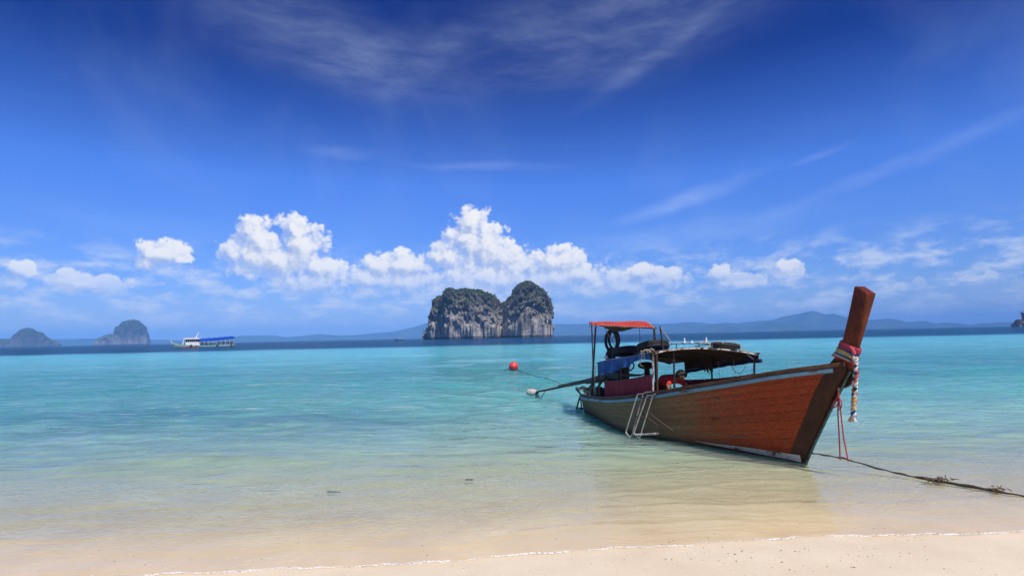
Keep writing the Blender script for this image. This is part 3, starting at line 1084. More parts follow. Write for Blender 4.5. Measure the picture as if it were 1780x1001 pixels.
def smooth_interp(x, X, Y):
    """smooth (hermite) interpolation"""
    X, Y = np.array(X), np.array(Y)
    m = np.gradient(Y, X)
    i = int(np.clip(np.searchsorted(X, x) - 1, 0, len(X) - 2))
    h = X[i + 1] - X[i]
    t = min(max((x - X[i]) / h, 0), 1)
    return float((2 * t ** 3 - 3 * t ** 2 + 1) * Y[i] + (t ** 3 - 2 * t ** 2 + t) * h * m[i] + (-2 * t ** 3 + 3 * t ** 2) * Y[i + 1] + (t ** 3 - t ** 2) * h * m[i + 1])


def sheer(x):
    return smooth_interp(x, ZX, ZS)


def beam_at(x):
    return max(smooth_interp(x, SX, SB), .03)


def keel_z(x):
    return smooth_interp(x, KX, KZ) if x <= 3.62 else float(np.interp(x, STX, STZ))


def hull_pt(x, t, side=-1, out=0.0):
    """skin point; t 0 at the keel, 1 at the sheer"""
    zk, zs, b = keel_z(x), sheer(x), beam_at(x)
    z = zk + (zs - zk) * t
    w = max(smooth_interp(x, WX, WB), .03)
    if x < 3.55 and zk < -0.02:
        tw = min(max(-zk / (zs - zk), .02), .9)
        e = math.log(min(w / b, .985)) / math.log(tw)
    else:
        tw = .12
        e = 1.05
    e = min(max(e, .10), 1.15)
    y = max(b * t ** e, .028)
    return Vector((x, side * (y + out), z))


def stem_x(t):
    """length position where skin line t reaches the stem"""
    lo, hi = 3.0, 4.6
    for _ in range(40):
        x = (lo + hi) / 2
        zl = keel_z(x) if x > 3.62 else -1
        # the t line runs into the stem where its height equals the stem height
        z = sheer(4.58) * t
        if float(np.interp(x, STX, STZ)) < z:
            lo = x
        else:
            hi = x
    return (lo + hi) / 2


CHEEK = 0.30
TB = [0.0, .16, .29, .40, .50, .595, .685, .77, .85, .925, 1.0]     # strake edges


def skin_x(u, t, x1off):
    """x along the hull for station u 0..1; each strake ends at the slanted stem"""
    x0 = -3.93
    x1 = float(np.interp(sheer(4.5) * t, STZ, STX)) - x1off
    return x0 + (x1 - x0) * u


def hpt(u, t, side, out, x1off):
    x = skin_x(u, t, x1off)
    # blend the section height so that lines stay fair up to the raked stem
    p = hull_pt(min(x, 3.60), t, side, 0) if x < 3.0 else None
    if p is None:
        xs = float(np.interp(sheer(4.5) * t, STZ, STX))        # where this line meets the stem
        f = min(max((x - 3.0) / (xs - 3.0), 0), 1)
        a = hull_pt(3.0, t, side, 0)
        zend = sheer(4.5) * t
        s_ = hull_pt(min(x, 3.6), t, side, 0)
        z0 = a.z
        # rise follows the sheer of the upper boards
        zz = z0 + (zend - z0) * (f ** 1.05) if t < .999 else sheer(x)
        yy = abs(a.y) * (1 - f) ** (0.92) + .032 * f
        if t > .5:
            yb = beam_at(x) * (abs(a.y) / beam_at(3.0))
            k_ = (t - .5) / .5
            yy = yy * (1 - k_) + yb * k_
            zz = zz * (1 - k_) + (sheer(x) - (sheer(x) - keel_z(min(x, 3.6))) * (1 - t)) * k_ if False else zz
        p = Vector((x, side * max(yy, .03), zz))
    if out:
        p = Vector((p.x + out * .25 * max(0, (p.x - 2.5) / 2), p.y + side * out, p.z))
    return p


NU = 46
for side in (-1, 1):
    for i in range(len(TB) - 1):
        t0, t1 = TB[i], TB[i + 1]
        if side > 0 and i < 2:
            pass
        P = []
        inn = .024
        dt = (t1 - t0)
        g = .0013 / max(sheer(0) - keel_z(0), .3)
        for uu in range(NU + 1):
            u = (uu / NU)
            u = 1 - (1 - u) ** 1.15
            tt = [t0 + g, t0 + g + .05 * dt, (t0 + t1) / 2, t1 - g - .05 * dt, t1 - g]
            oo = [-.002, 0.0, .0008, 0.0, -.002]
            row = [hpt(u, a, side, o, CHEEK) for a, o in zip(tt, oo)]
            row += [hpt(u, t1 - g, side, -inn, CHEEK), hpt(u, t0 + g, side, -inn, CHEEK)]
            P.append(row)
        mb = MB()
        mb.grid(P, closed_v=True)
        n = len(P[0])
        mb.add(P[0], [tuple(range(n))])
        mb.add(P[-1], [tuple(range(n))])
        mb.build('plank', M['hull'], boat, smooth=35)
    # inner lining skin, so the seams do not let light through
    L_ = [[hpt(a / 40, .01 + .97 * b / 18, side, -.06, CHEEK) for b in range(19)] for a in range(41)]
    mb = MB()
    mb.grid(L_)
    mb.build('lining', M['deck'], boat, smooth=60)
    # dark cheek board along the stem
    P = []
    for a in range(25):
        t = a / 24
        row = []
        for b in range(7):
            f = b / 6
            x1o = CHEEK * 1.0 * (1 - f) + .012 * f
            q = hpt(1.0, t, side, .010 if 0 < b < 6 else .004, x1o)
            row.append(q)
        P.append(row)
    mb = MB()
    mb.grid(P)
    inner = [[Vector((p.x, p.y - side * .03, p.z)) for p in r] for r in P]
    mb.grid(inner)
    for e in (0, -1):
        mb.grid([P[e], inner[e]])
    mb.grid([[r[0] for r in P], [r[0] for r in inner]])
    mb.build('cheek_board', M['cheek'], boat, smooth=50)
    # worn white stripe low on the forward bottom
    def skin_at(x, z, out):
        lo, hi = 0.0, 1.0
        for _ in range(30):
            t = (lo + hi) / 2
            xe = float(np.interp(sheer(4.5) * t, STZ, STX)) - .015
            p = hpt(min((x + 3.93) / (xe + 3.93), 1.0), t, side, out, .015)
            if p.z < z:
                lo = t
            else:
                hi = t
        return p
    P = []
    for a in range(41):
        x = float(np.interp(a / 40, [0, 1], [1.62, 3.60]))
        zt = float(np.interp(x, [1.6, 1.97, 2.89, 3.67], [.100, .108, .130, .138]))
        zb_ = float(np.interp(x, [1.6, 1.97, 2.86, 3.6], [.097, .081, .034, .022]))
        P.append([skin_at(x, zb_ + (zt - zb_) * b / 4, .016) for b in range(5)])
    mb = MB()
    mb.grid(P)
    Q = [[Vector((p.x, p.y - side * .010, p.z)) for p in r] for r in P]
    mb.grid(Q)
    mb.grid([[r[0] for r in P], [r[0] for r in Q]])
    mb.grid([[r[-1] for r in P], [r[-1] for r in Q]])
    mb.build('boot_stripe', M['boot'], boat, smooth=50)

    # rub rail, blue paint, and the dark cap above it
    def rail(prof, name, mat, x0=-3.97, x1=4.56):
        P = []
        for a in range(61):
            x = x0 + (x1 - x0) * a / 60
            b, z = beam_at(x), sheer(x)
            P.append([Vector((x, side * (b + o), z + h)) for (o, h) in prof])
        mb = MB()
        mb.grid(P, closed_v=True)
        n = len(prof)
        mb.add(P[0], [tuple(range(n))])
        mb.add(P[-1], [tuple(range(n))])
        return mb.build(name, mat, boat, smooth=40)
    rail([(.004, -.078), (.034, -.072), (.040, -.042), (.036, -.012), (.004, -.004), (-.006, -.04)], 'rub_rail', M['blue_rail'], x1=4.40)
    rail([(.044, -.002), (.047, .052), (.038, .066), (-.060, .066), (-.068, .056), (-.068, -.002)], 'cap_rail', M['cap'])

# keel and transom
mb = MB()
P = []
for a in range(40):
    x = -3.9 + (3.60 + 3.9) * a / 39
    z = keel_z(x)
    P.append([Vector((x, -.04, z + .05)), Vector((x, -.035, z - .06)), Vector((x, .035, z - .06)), Vector((x, .04, z + .05))])
mb.grid(P, closed_v=True)
mb.build('keel', M['keel'], boat)
mb = MB()
tr = [hpt(0, a / 10, -1, -.004, 0) for a in range(1, 11)]
tl = [hpt(0, a / 10, 1, -.004, 0) for a in range(1, 11)]
mb.grid([[Vector((p.x - .03, p.y, p.z)) for p in tr], [Vector((p.x - .03, p.y, p.z)) for p in tl]])
mb.grid([[Vector((p.x + .03, p.y, p.z)) for p in tr], [Vector((p.x + .03, p.y, p.z)) for p in tl]])
mb.build('transom', M['cheek'], boat)

# ---- stem timber and prow post
mb = MB()
P = []
for z in np.linspace(-.03, 1.60, 26):
    x = float(np.interp(z, STZ, STX))
    P.append([Vector((x - .10, -.034, z)), Vector((x + .022, -.030, z)), Vector((x + .022, .030, z)), Vector((x - .10, .034, z))])
mb.grid(P, closed_v=True)
mb.add(P[0], [(0, 1, 2, 3)])
mb.add(P[-1], [(0, 1, 2, 3)])
mb.build('stem', M['cheek'], boat)
mb = MB()
P = []
for z in np.linspace(-.03, 1.56, 26):
    x = float(np.interp(z, STZ, STX)) + .023
    P.append([Vector((x, -.022, z)), Vector((x + .016, -.016, z)), Vector((x + .016, .016, z)), Vector((x, .022, z))])
mb.grid(P, closed_v=True)
mb.add(P[0], [(0, 1, 2, 3)])
mb.add(P[-1], [(0, 1, 2, 3)])
mb.build('cutwater_strip', M['teal'], boat)

PZB = [1.50, 1.641, 1.78, 2.0, 2.295, 2.831]
PXB = [4.06, 4.240, 4.386, 4.521, 4.637, 4.818]
PZF = [1.46, 1.60, 1.788, 1.883, 2.115, 2.36, 2.706]
PXF = [4.545, 4.625, 4.704, 4.745, 4.824, 4.908, 5.026]


def post_section(s, grow=0.0):
    """s 0 foot .. 1 top; slanted section across the prow post, four corners"""
    zb = 1.50 + (2.831 - 1.50) * s
    zf = 1.46 + (2.706 - 1.46) * s
    xb = smooth_interp(zb, PZB, PXB)
    xf = smooth_interp(zf, PZF, PXF)
    wf = float(np.interp(zf, [1.4, 1.8, 1.95, 2.3, 2.71], [.018, .022, .032, .064, .092])) + grow
    wb = float(np.interp(zb, [1.5, 1.9, 2.83], [.072, .080, .098])) + grow
    ch = .016
    g = grow
    bx, fx = xb - g, xf + g
    return [Vector((bx, -wb + ch, zb)), Vector((bx + ch, -wb, zb)), Vector((fx - ch, -wf - .002, zf)), Vector((fx, -wf + min(ch, wf * .5), zf)),
            Vector((fx, wf - min(ch, wf * .5), zf)), Vector((fx - ch, wf + .002, zf)), Vector((bx + ch, wb, zb)), Vector((bx, wb - ch, zb))]


mb = MB()
P = [post_section(s) for s in np.linspace(.10, 1, 32)]
top = P[-1]
cen = sum(top, Vector()) / 8
P.append([p + Vector((.006, 0, .012)) + (cen - p) * .06 for p in top])
mb.grid(P, closed_v=True)
mb.add(P[-1], [tuple(range(8))])
mb.add(P[0], [tuple(range(8))])
mb.build('prow_post', M['stem'], boat, smooth=30)

# wooden knee behind the stem on the far side
mb = MB()
kp = [(4.50, 1.60), (4.66, 1.62), (4.655, 1.52), (4.60, 1.42), (4.50, 1.335), (4.41, 1.29), (4.44, 1.40)]
mb.grid([[Vector((x, y, z)) for x, z in kp] for y in (.035, .095)], closed_v=True)
mb.add([Vector((x, .035, z)) for x, z in kp], [tuple(range(7))])
mb.add([Vector((x, .095, z)) for x, z in kp], [tuple(range(7))])
mb.build('bow_knee', M['cheek'], boat, bevel=.008)

# fore deck and bottom boards
for j in range(6):
    mb = MB()
    P = []
    for a in range(12):
        x = 2.75 + (4.15 - 2.75) * a / 11
        b = (beam_at(x) - .09)
        y0, y1 = -b + 2 * b * j / 6 + .003, -b + 2 * b * (j + 1) / 6 - .003
        z = sheer(x) - .20 - .004 * (j % 2)
        P.append([Vector((x, y0, z)), Vector((x, y1, z)), Vector((x, y1, z - .022)), Vector((x, y0, z - .022))])
    mb.grid(P, closed_v=True)
    mb.add(P[0], [(0, 1, 2, 3)])
    mb.add(P[-1], [(0, 1, 2, 3)])
    mb.build('deck_board', M['deck'], boat)
for j in range(8):
    mb = MB()
    P = []
    for a in range(14):
        x = -3.2 + (2.7 + 3.2) * a / 13
        b = min(beam_at(x) * .62, .62)
        y0, y1 = -b + 2 * b * j / 8 + .004, -b + 2 * b * (j + 1) / 8 - .004
        z = keel_z(x) + .40 + .05 * max(0, -x - 2) + .03 * max(0, x)
        P.append([Vector((x, y0, z)), Vector((x, y1, z)), Vector((x, y1, z - .022)), Vector((x, y0, z - .022))])
    mb.grid(P, closed_v=True)
    mb.add(P[0], [(0, 1, 2, 3)])
    mb.add(P[-1], [(0, 1, 2, 3)])
    mb.build('floor_board', M['deck'], boat)
for x in (-1.9, 1.1, 2.3):
    b = beam_at(x) - .05
    MB().box((x, 0, sheer(x) - .24), (.26, 2 * b, .035)).build('thwart', M['deck'], boat, bevel=.006)
for x in (-2.8, -1.9, -1.0, -.1, .8, 1.7, 2.6, 3.4):
    for side in (-1, 1):
        pts = [hull_pt(min(x, 3.3), t, side, -.045) if x < 3 else hpt((x + 3.93) / (4.3 + 3.93), t, side, -.05, .3) for t in np.linspace(.25, .98, 8)]
        mb = MB()
        mb.tube(pts, .022, 6)
        mb.build('rib', M['deck'], boat)

# ---- canopy: posts, arched frame, lining, drop cloths
def roof_pt(u, v):
    """u 0 aft .. 1 fore, v 0 near .. 1 far"""
    near_a, near_f = Vector((-1.95, -.74, 1.48)), Vector((.74, -.88, 1.80))
    far_a, far_f = Vector((-1.05, .80, 1.47)), Vector((1.84, .82, 1.745))
    a = near_a.lerp(far_a, v)
    f = near_f.lerp(far_f, v)
    p = a.lerp(f, u)
    p.z += .135 * math.sin(PI * v) ** .8 + .012 * math.sin(u * 9 + v * 4)
    p.x -= .17 * math.sin(PI * v) * u * .6
    return p


def sheet_solid(fn, nu, nv, th, name, mat, parent, nrm=Vector((0, 0, -1)), smooth=60):
    P = [[fn(i / (nu - 1), j / (nv - 1)) for j in range(nv)] for i in range(nu)]
    Q = [[p + nrm * th for p in r] for r in P]
    mb = MB()
    mb.grid(P)
    mb.grid(Q, flip=True)
    mb.grid([P[0], Q[0]])
    mb.grid([P[-1], Q[-1]])
    mb.grid([[r[0] for r in P], [r[0] for r in Q]])
    mb.grid([[r[-1] for r in P], [r[-1] for r in Q]])
    return mb.build(name, mat, parent, smooth=smooth)


can = sheet_solid(roof_pt, 26, 22, .012, 'canopy', M['brown_tarp'], boat)
sheet_solid(lambda u, v: roof_pt(u * .78, v * .55) + Vector((0, 0, .008)), 20, 12, .004, 'blue_cover', M['blue_tarp'], can)
for u in (0.0, .26, .52, .78, 1.0):
    mb = MB()
    mb.tube([roof_pt(u, v) + Vector((0, 0, -.028)) for v in np.linspace(0, 1, 15)], .017, 7)
    mb.build('roof_bow', M['pipe_rust'] if u < 1 else M['pipe_white'], boat)
for v in (0.0, .5, 1.0):
    mb = MB()
    mb.tube([roof_pt(u, v) + Vector((0, 0, -.03 if v == .5 else .0)) for u in np.linspace(-.01, 1.02, 15)], .019, 7)
    mb.build('roof_rail', M['pipe_rust'], boat)


MPX0, MPX1 = .79, .83


def post(a, b, r, mat, name='canopy_post'):
    mb = MB()
    mb.tube([a, Vector(a).lerp(Vector(b), .5), b], r, 8)
    return mb.build(name, mat, boat)


post((.62, -.87, .90), (.70, -.88, 1.80), .022, M['pipe_white'])
post((.68, -.80, .80), (.76, -.83, 1.80), .020, M['pipe_rust'])
post((-1.90, -.75, .62), (-1.93, -.74, 1.49), .019, M['pipe_dark'])
post((-.70, -.86, .74), (-.68, -.82, 1.64), .016, M['pipe_dark'])
post((-.95, .80, .72), (-.90, .80, 1.50), .022, M['pipe_dark'])
post((.46, .82, .90), (.43, .81, 1.62), .020, M['pipe_dark'])
post((1.73, .80, 1.12), (1.77, .81, 1.745), .021, M['pipe_rust'])
post((MPX0, -.46, .42), (MPX1, -.46, 1.84), .019, M['pipe_dark'])
post((MPX1, -.46, 1.55), (MPX1 - .22, -.48, 1.80), .014, M['pipe_dark'], 'brace')
post((.70, -.88, 1.70), (.80, -.80, 1.83), .010, M['pipe_rust'], 'brace')
post((1.76, .81, 1.62), (1.66, .66, 1.79), .013, M['pipe_white'], 'brace')


# far drop cloth, rolled at its lower edge
def far_cloth(u, v):
    top = roof_pt(.17 + .83 * u, 1.0)
    top.y = .845
    zb = 1.235 + (1.60 - 1.235) * min(1, u * 1.02) ** .8
    p = Vector((top.x, .845 + .010 * math.sin(u * 34 + v * 2) * v, top.z + (zb - top.z) * v))
    return p


fc = sheet_solid(far_cloth, 50, 10, .010, 'drop_cloth', M['brown_tarp'], boat, Vector((0, 1, 0)))
mb = MB()
rp = [far_cloth(u, 1.0) + Vector((0, 0, .01 + .005 * math.sin(u * 23))) for u in np.linspace(.0, 1.03, 30)]
mb.tube(rp, [.045 + .005 * math.sin(i * 1.7) for i in range(30)], 9)
mb.build('rolled_hem', M['navy_tarp'], fc)
for du in (.38, .52, .72):
    mb = MB()
    q = far_cloth(du, 1)
    mb.tube([q + Vector((0, -.05, .10)), q + Vector((.01, -.055, 0)), q + Vector((.02, -.04, -.16 - .1 * (du > .5)))], .004, 5)
    mb.build('tie_string', M['rope_cream'], fc)
mb = MB()
q = far_cloth(.78, 1)
mb.tube([q + Vector((.20 * (t - .5) * 2, -.05, -.04 - .17 * math.sin(PI * t) ** .6)) for t in np.linspace(0, 1, 14)], .006, 5)
mb.build('tie_string', M['rope_cream'], fc)
# hanging bundle in the middle of the far side
mb = MB()
for k_ in range(4):
    q = far_cloth(.33 + .035 * k_, .75)
    mb.tube([q + Vector((0, -.05, .22)), q + Vector((.02, -.085, .05)), q + Vector((.03, -.06, -.13 - .03 * (k_ % 2)))], [.02, .035, .015], 7)
mb.build('tied_cloth', M['brown_tarp'], fc)


# blue tarp hanging from the near roof edge
def near_flap(u, v):
    top = roof_pt(.015 + .93 * u, 0.0)
    drop = .31 * (1 - u) + .12 * u + .035 * math.sin(u * 5.0 + .5)
    fold = .030 * math.sin(u * 33 + 1.5 * math.sin(u * 9)) + .018 * math.sin(u * 71 + 1.3)
    drop += .025 * math.sin(u * 19 + 2)
    return Vector((top.x + .01 * math.sin(v * 4 + u * 20), top.y - .03 + fold * (.25 + v), top.z - .005 - drop * v))


sheet_solid(near_flap, 90, 9, .006, 'blue_flap', M['blue_tarp'], boat, Vector((0, 1, 0)))


# maroon side cloths, pleated on a string
def side_cloth(x0, x1, yoff, z0, z1, zb0, zb1, side, pleats):
    def fn(u, v):
        x = x0 + (x1 - x0) * u
        b = beam_at(x) - yoff
        zt = z0 + (z1 - z0) * u - .012 * abs(math.sin(u * pleats * PI * .5)) - .03 * math.sin(PI * u)
        zb_ = zb0 + (zb1 - zb0) * u
        w = .011 * math.sin(u * pleats * PI * 2 + math.sin(u * 31) * 1.4) * (.5 + .5 * v) + .006 * math.sin(u * 17)
        return Vector((x, side * (b + w), zt + (zb_ - zt) * v))
    return fn


def stake_cloth(fn, side, names):
    c = sheet_solid(fn, 190, 5, .006, 'side_cloth', M['maroon'], boat, Vector((0, -side, 0)), smooth=80)
    mb = MB()
    mb.tube([fn(u, 0) + Vector((0, 0, .004)) for u in np.linspace(0, 1, 40)], .009, 6)
    mb.build('top_rod', M['pipe_dark'], c)
    return c


stake_cloth(side_cloth(-1.66, .60, .085, 1.04, 1.335, .66, .93, -1, 30), -1, 'near')
stake_cloth(side_cloth(-.72, 1.72, .06, 1.06, 1.335, .74, 1.08, 1, 34), 1, 'far')

# roof rack rail with white pegs
mb = MB()
mb.tube([(-.55, .30, 1.90), (-.2, .30, 1.955), (.4, .30, 1.965), (1.08, .30, 1.962), (1.32, .30, 1.93)], .015, 7)
rr = mb.build('rack_rail', M['pipe_white'], boat)
mb = MB()
mb.tube([(.55, .32, 1.90), (1.0, .25, 1.935), (1.42, .12, 1.95)], .010, 6)
mb.build('rack_rail', M['pipe_dark'], boat)
for (x, h, w) in ((.21, .125, .02), (.47, .07, .017), (.95, .135, .019)):
    z = 1.96
    mb = MB()
    mb.tube([(x, .30, z - .02), (x, .30, z + h * .62), (x, .30, z + h)], [w, w * .9, w * .55], 8)
    mb.sphere((x, .30, z + .012), .034, 8, 6, (1.5, 1, .7))
    mb.build('peg', M['white'], rr)
for (x, z) in ((-.1, 1.93), (.7, 1.94), (1.15, 1.93)):
    post((x, .30, z - .11), (x, .30, z + .02), .010, M['pipe_rust'], 'rack_leg')

# ---- red awning on tall poles over the stern
post((-2.95, -.42, .50), (-2.60, -.40, 2.49), .027, M['pipe_rust'], 'awning_pole')
post((-.345, -.12, .62), (-.335, -.12, 2.36), .027, M['pipe_dark'], 'awning_pole')
post((-.05, -.08, 1.70), (-.13, -.10, 2.36), .019, M['pipe_dark'], 'awning_pole')
post((-3.75, .10, .48), (-3.80, .12, 2.58), .020, M['pipe_dark'], 'awning_pole')
post((-.13, -.10, 2.345), (.32, -.10, 1.95), .011, M['steel'], 'brace')
post((-2.22, -.40, 2.455), (-1.57, -.38, 1.78), .010, M['steel'], 'brace')
NA, NF, FF, FA = Vector((-2.60, -.50, 2.468)), Vector((.30, -.50, 2.332)), Vector((-1.02, .12, 2.505)), Vector((-3.88, .10, 2.575))


def awn(u, v):
    a = NA.lerp(FA, v)
    f = NF.lerp(FF, v)
    p = a.lerp(f, u)
    p.z -= .05 * math.sin(PI * u) * math.sin(PI * v) + .010 * abs(math.sin(u * 30)) * (1 - v) + .006 * math.sin(u * 13 + v * 7)
    p.y -= .012 * math.sin(u * 26) * (1 - v)
    return p


aw = sheet_solid(awn, 70, 12, .008, 'awning', M['red_tarp'], boat)


def belly(u, v):
    p = awn(.18 + .62 * u, .25 + .7 * v)
    p.z -= .03 + .13 * math.sin(PI * u) ** 1.3 * math.sin(PI * v) ** .6
    return p


sheet_solid(belly, 20, 10, .006, 'awning_underside', M['brown_tarp'], aw)  # sagging underside as a separate sheet, its shade put into the brown colour
mb = MB()
for (a, b) in ((NA, NF), (NF, FF), (FF, FA), (FA, NA)):
    mb.tube([a + Vector((0, 0, -.02)), a.lerp(b, .5) + Vector((0, 0, -.03)), b + Vector((0, 0, -.02))], .014, 7)
mb.build('awning_frame', M['pipe_dark'], boat)
for (fn, n) in ((lambda t: awn(t, 0), 22), (lambda t: awn(1, t), 8), (lambda t: awn(t, 1), 16)):
    for i in range(n):
        q = fn((i + .5) / n)
        mb = MB()
        mb.tube([q + Vector((-.028, -.004, .012)), q + Vector((0, -.016, -.004)), q + Vector((.028, -.004, -.030))], .0065, 5)
        mb.build('lashing', M['rope_cream'], aw)
for pts_ in ([NA, NA + Vector((-.04, -.02, -.12)), NA + Vector((.05, -.03, -.26)), NA + Vector((.02, -.03, -.40))],
             [FA, FA + Vector((.03, -.02, -.08)), FA + Vector((-.02, 0, -.17))],
             [awn(.80, .2), awn(.80, .2) + Vector((.01, 0, -.25)), awn(.80, .2) + Vector((0, 0, -.5))],
             [awn(.40, .3), awn(.40, .3) + Vector((.01, 0, -.15)), awn(.40, .3) + Vector((0, 0, -.32))]):
    mb = MB()
    mb.tube(pts_, .006, 5)
    mb.build('loose_cord', M['rope_dark'], aw)

# ---- engine with its long propeller shaft, part of the boat
eng = MB()
eng.box((-2.35, .05, 1.13), (.72, .34, .24))
eng.box((-2.15, .05, 1.30), (.42, .30, .16))
eng.box((-2.75, .05, 1.02), (.34, .26, .20))
engine = eng.build('engine', M['engine'], boat, bevel=.03)
for (x, r, h) in ((-2.05, .10, 1.42), (-2.28, .085, 1.41)):
    mb = MB()
    mb.lathe([(.001, 0), (r * .9, 0), (r, .02), (r, .09), (r * .8, .12), (.001, .125)], (x, .05, h - .04), n=14)
    mb.build('air_filter', M['engine'], engine)
mb = MB()
mb.tube([(-1.95, -.08, 1.18), (-1.6, -.08, 1.17), (-1.25, -.08, 1.185), (-1.02, -.08, 1.205)], [.05, .042, .03, .022], 8)
mb.tube([(-1.02, -.08, 1.205), (-.86, -.08, 1.24), (-.84, -.08, 1.14)], .018, 7)
mb.build('tiller_bar', M['iron'], engine)
mb = MB()
mb.tube([(-1.9, .0, 1.27), (-1.62, .0, 1.28), (-1.48, .0, 1.34), (-1.44, .0, 1.44), (-1.50, .0, 1.47)], .020, 8)
mb.build('exhaust_pipe', M['iron'], engine)
mb = MB()
mb.tube([(-.80, -.08, 1.22), (-.80, -.08, 1.10), (-.78, -.10, 1.02)], .008, 5)
mb.build('throttle_cable', M['rope_cream'], engine)
S0 = Vector((-2.85, .06, 1.04))
S1 = Vector((-8.15, .16, .20))
mb = MB()
sp = [S0.lerp(S1, t) for t in np.linspace(0, 1, 14)]
mb.tube(sp, [.050 - .016 * t for t in np.linspace(0, 1, 14)], 9)
shaft = mb.build('propeller_shaft', M['shaft'], engine)
mb = MB()
mb.tube([p + Vector((0, -.04, .055)) for p in sp[:9]], .018, 6)
mb.build('shaft_rod', M['iron'], engine)
mb = MB()
mb.tube([S0 + Vector((-.05, 0, 0)), S0.lerp(S1, .10), S0.lerp(S1, .24)], [.115, .105, .080], 10)
mb.build('shaft_housing', M['engine'], engine)
mb = MB()
dS = (S1 - S0).normalized()
ftd = B_M.to_3x3().inverted() @ Vector((-.95, .30, 0)).normalized()
fc_ = S1 + dS * .17 + ftd * .12
axq = (dS * .25 + ftd).normalized()
mb.lathe([(.001, -.22), (.055, -.21), (.10, -.16), (.128, -.06), (.126, .06), (.10, .15), (.05, .20), (.001, .21)], fc_, axq, 16)
mb.build('propeller_cover', M['float'], engine)
mb = MB()
mb.tube([S1 - dS * .85, S1 - dS * .35 + Vector((0, 0, -.30)), S1 - dS * .05 + Vector((0, 0, -.02))], .016, 6)
mb.tube([S1 - dS * .18, S1 - dS * .10 + Vector((0, 0, -.24))], .02, 6)
mb.tube([S1, S1 + dS * .05 + Vector((0, 0, -.20))], .03, 6)
mb.build('skeg', M['iron'], engine)
mb = MB()
for y in (-.20, .26):
    mb.beam((-2.55, y, .40), (-2.60, y * .5, 1.05), .06, .05)
    mb.beam((-3.35, y, .52), (-2.65, y * .6, 1.08), .05, .05)
mb.beam((-2.58, -.22, .95), (-2.58, .28, .95), .06, .06)
mb.beam((-3.30, -.32, .70), (-2.10, -.44, 1.38), .035, .05)
mb.beam((-2.10, -.44, 1.38), (-1.95, -.60, 1.50), .035, .05)
mb.build('engine_mount', M['iron'], boat, bevel=.006)
# fuel drum and dark gear in the stern well
mb = MB()
mb.lathe([(.001, 0), (.17, 0), (.18, .02), (.18, .30), (.16, .34), (.05, .36), (.05, .39), (.001, .39)], (-2.75, -.25, .42), n=18)
dr = mb.build('fuel_can', M['engine'], None, off=(-2.75, -.25, .42))
dr.location = B_M @ Vector((-2.75, -.25, .42))
dr.rotation_euler = (0, 0, B_ROTZ)
tag(dr, 'black round fuel can beside the stern pole of the red longtail boat', 'fuel can')

# steel frame hung from the stern
mb = MB()
mb.tube([(-4.0, -.16, .46), (-4.30, -.18, .60), (-4.46, -.12, .62), (-4.47, -.04, .56), (-4.22, -.02, .34)], .022, 7)
mb.tube([(-4.22, -.10, .42), (-4.36, -.10, .24), (-4.52, -.10, -.02)], .026, 7)
mb.tube([(-4.22, -.10, .42), (-4.22, -.08, .20), (-4.24, -.06, -.05)], .022, 7)
mb.tube([(-4.20, -.10, .38), (-4.05, -.08, .22), (-3.98, -.06, .12)], .018, 7)
mb.tube([(-4.50, -.10, .02), (-4.24, -.08, .06), (-3.90, -.04, .10)], .020, 7)
mb.beam((-4.24, -.05, .40), (-3.93, -.05, .40), .05, .04)
mb.build('stern_bracket', M['iron'], boat)

# ---------------------------------------------------------------- things on the boat
def torus_pts(c, R, n, ax):
    q = Vector(ax).to_track_quat('Z', 'Y').to_matrix()
    return [Vector(c) + q @ Vector((R * math.cos(2 * PI * i / n), R * math.sin(2 * PI * i / n), 0)) for i in range(n)]


def tyre(base, ax, R, w, r_in, label, name='tyre', group=None):
    root = bthing(name, label, 'tyre', base, group)
    prof = [(r_in, -w * .34), (r_in + .02, -w * .46), (R - .07, -w * .5), (R - .012, -w * .42), (R, -w * .33), (R, -w * .10), (R - .008, -w * .08), (R - .008, -w * .04), (R, -w * .02),
            (R, w * .02), (R - .008, w * .04), (R - .008, w * .08), (R, w * .10), (R, w * .33), (R - .012, w * .42), (R - .07, w * .5), (r_in + .02, w * .46), (r_in, w * .34), (r_in + .05, w * .30), (r_in + .05, -w * .30)]
    mb = MB()
    mb.lathe(prof, base, ax, 36, closed=True)
    mb.build('tread', M['rubber'], root, off=base, smooth=35)
    return root


AX = Vector((-.20, .03, 1)).normalized()
tyre((-1.58, -.12, 1.765), AX, .36, .19, .20, 'worn black tyre lying on the blue roof cover, the aftmost of three', group='tyres on the boat roof')
tyre((-.44, -.10, 1.90), Vector((-.24, .03, 1)).normalized(), .37, .18, .21, 'black tyre leaning on the roof edge between another tyre and the white rail', group='tyres on the boat roof')
tyre((1.58, .26, roof_pt(.92, .62).z + .065), Vector((.10, .05, 1)).normalized(), .28, .11, .17, 'thin black tyre on the front end of the canopy roof, tied with cream rope', group='tyres on the boat roof')

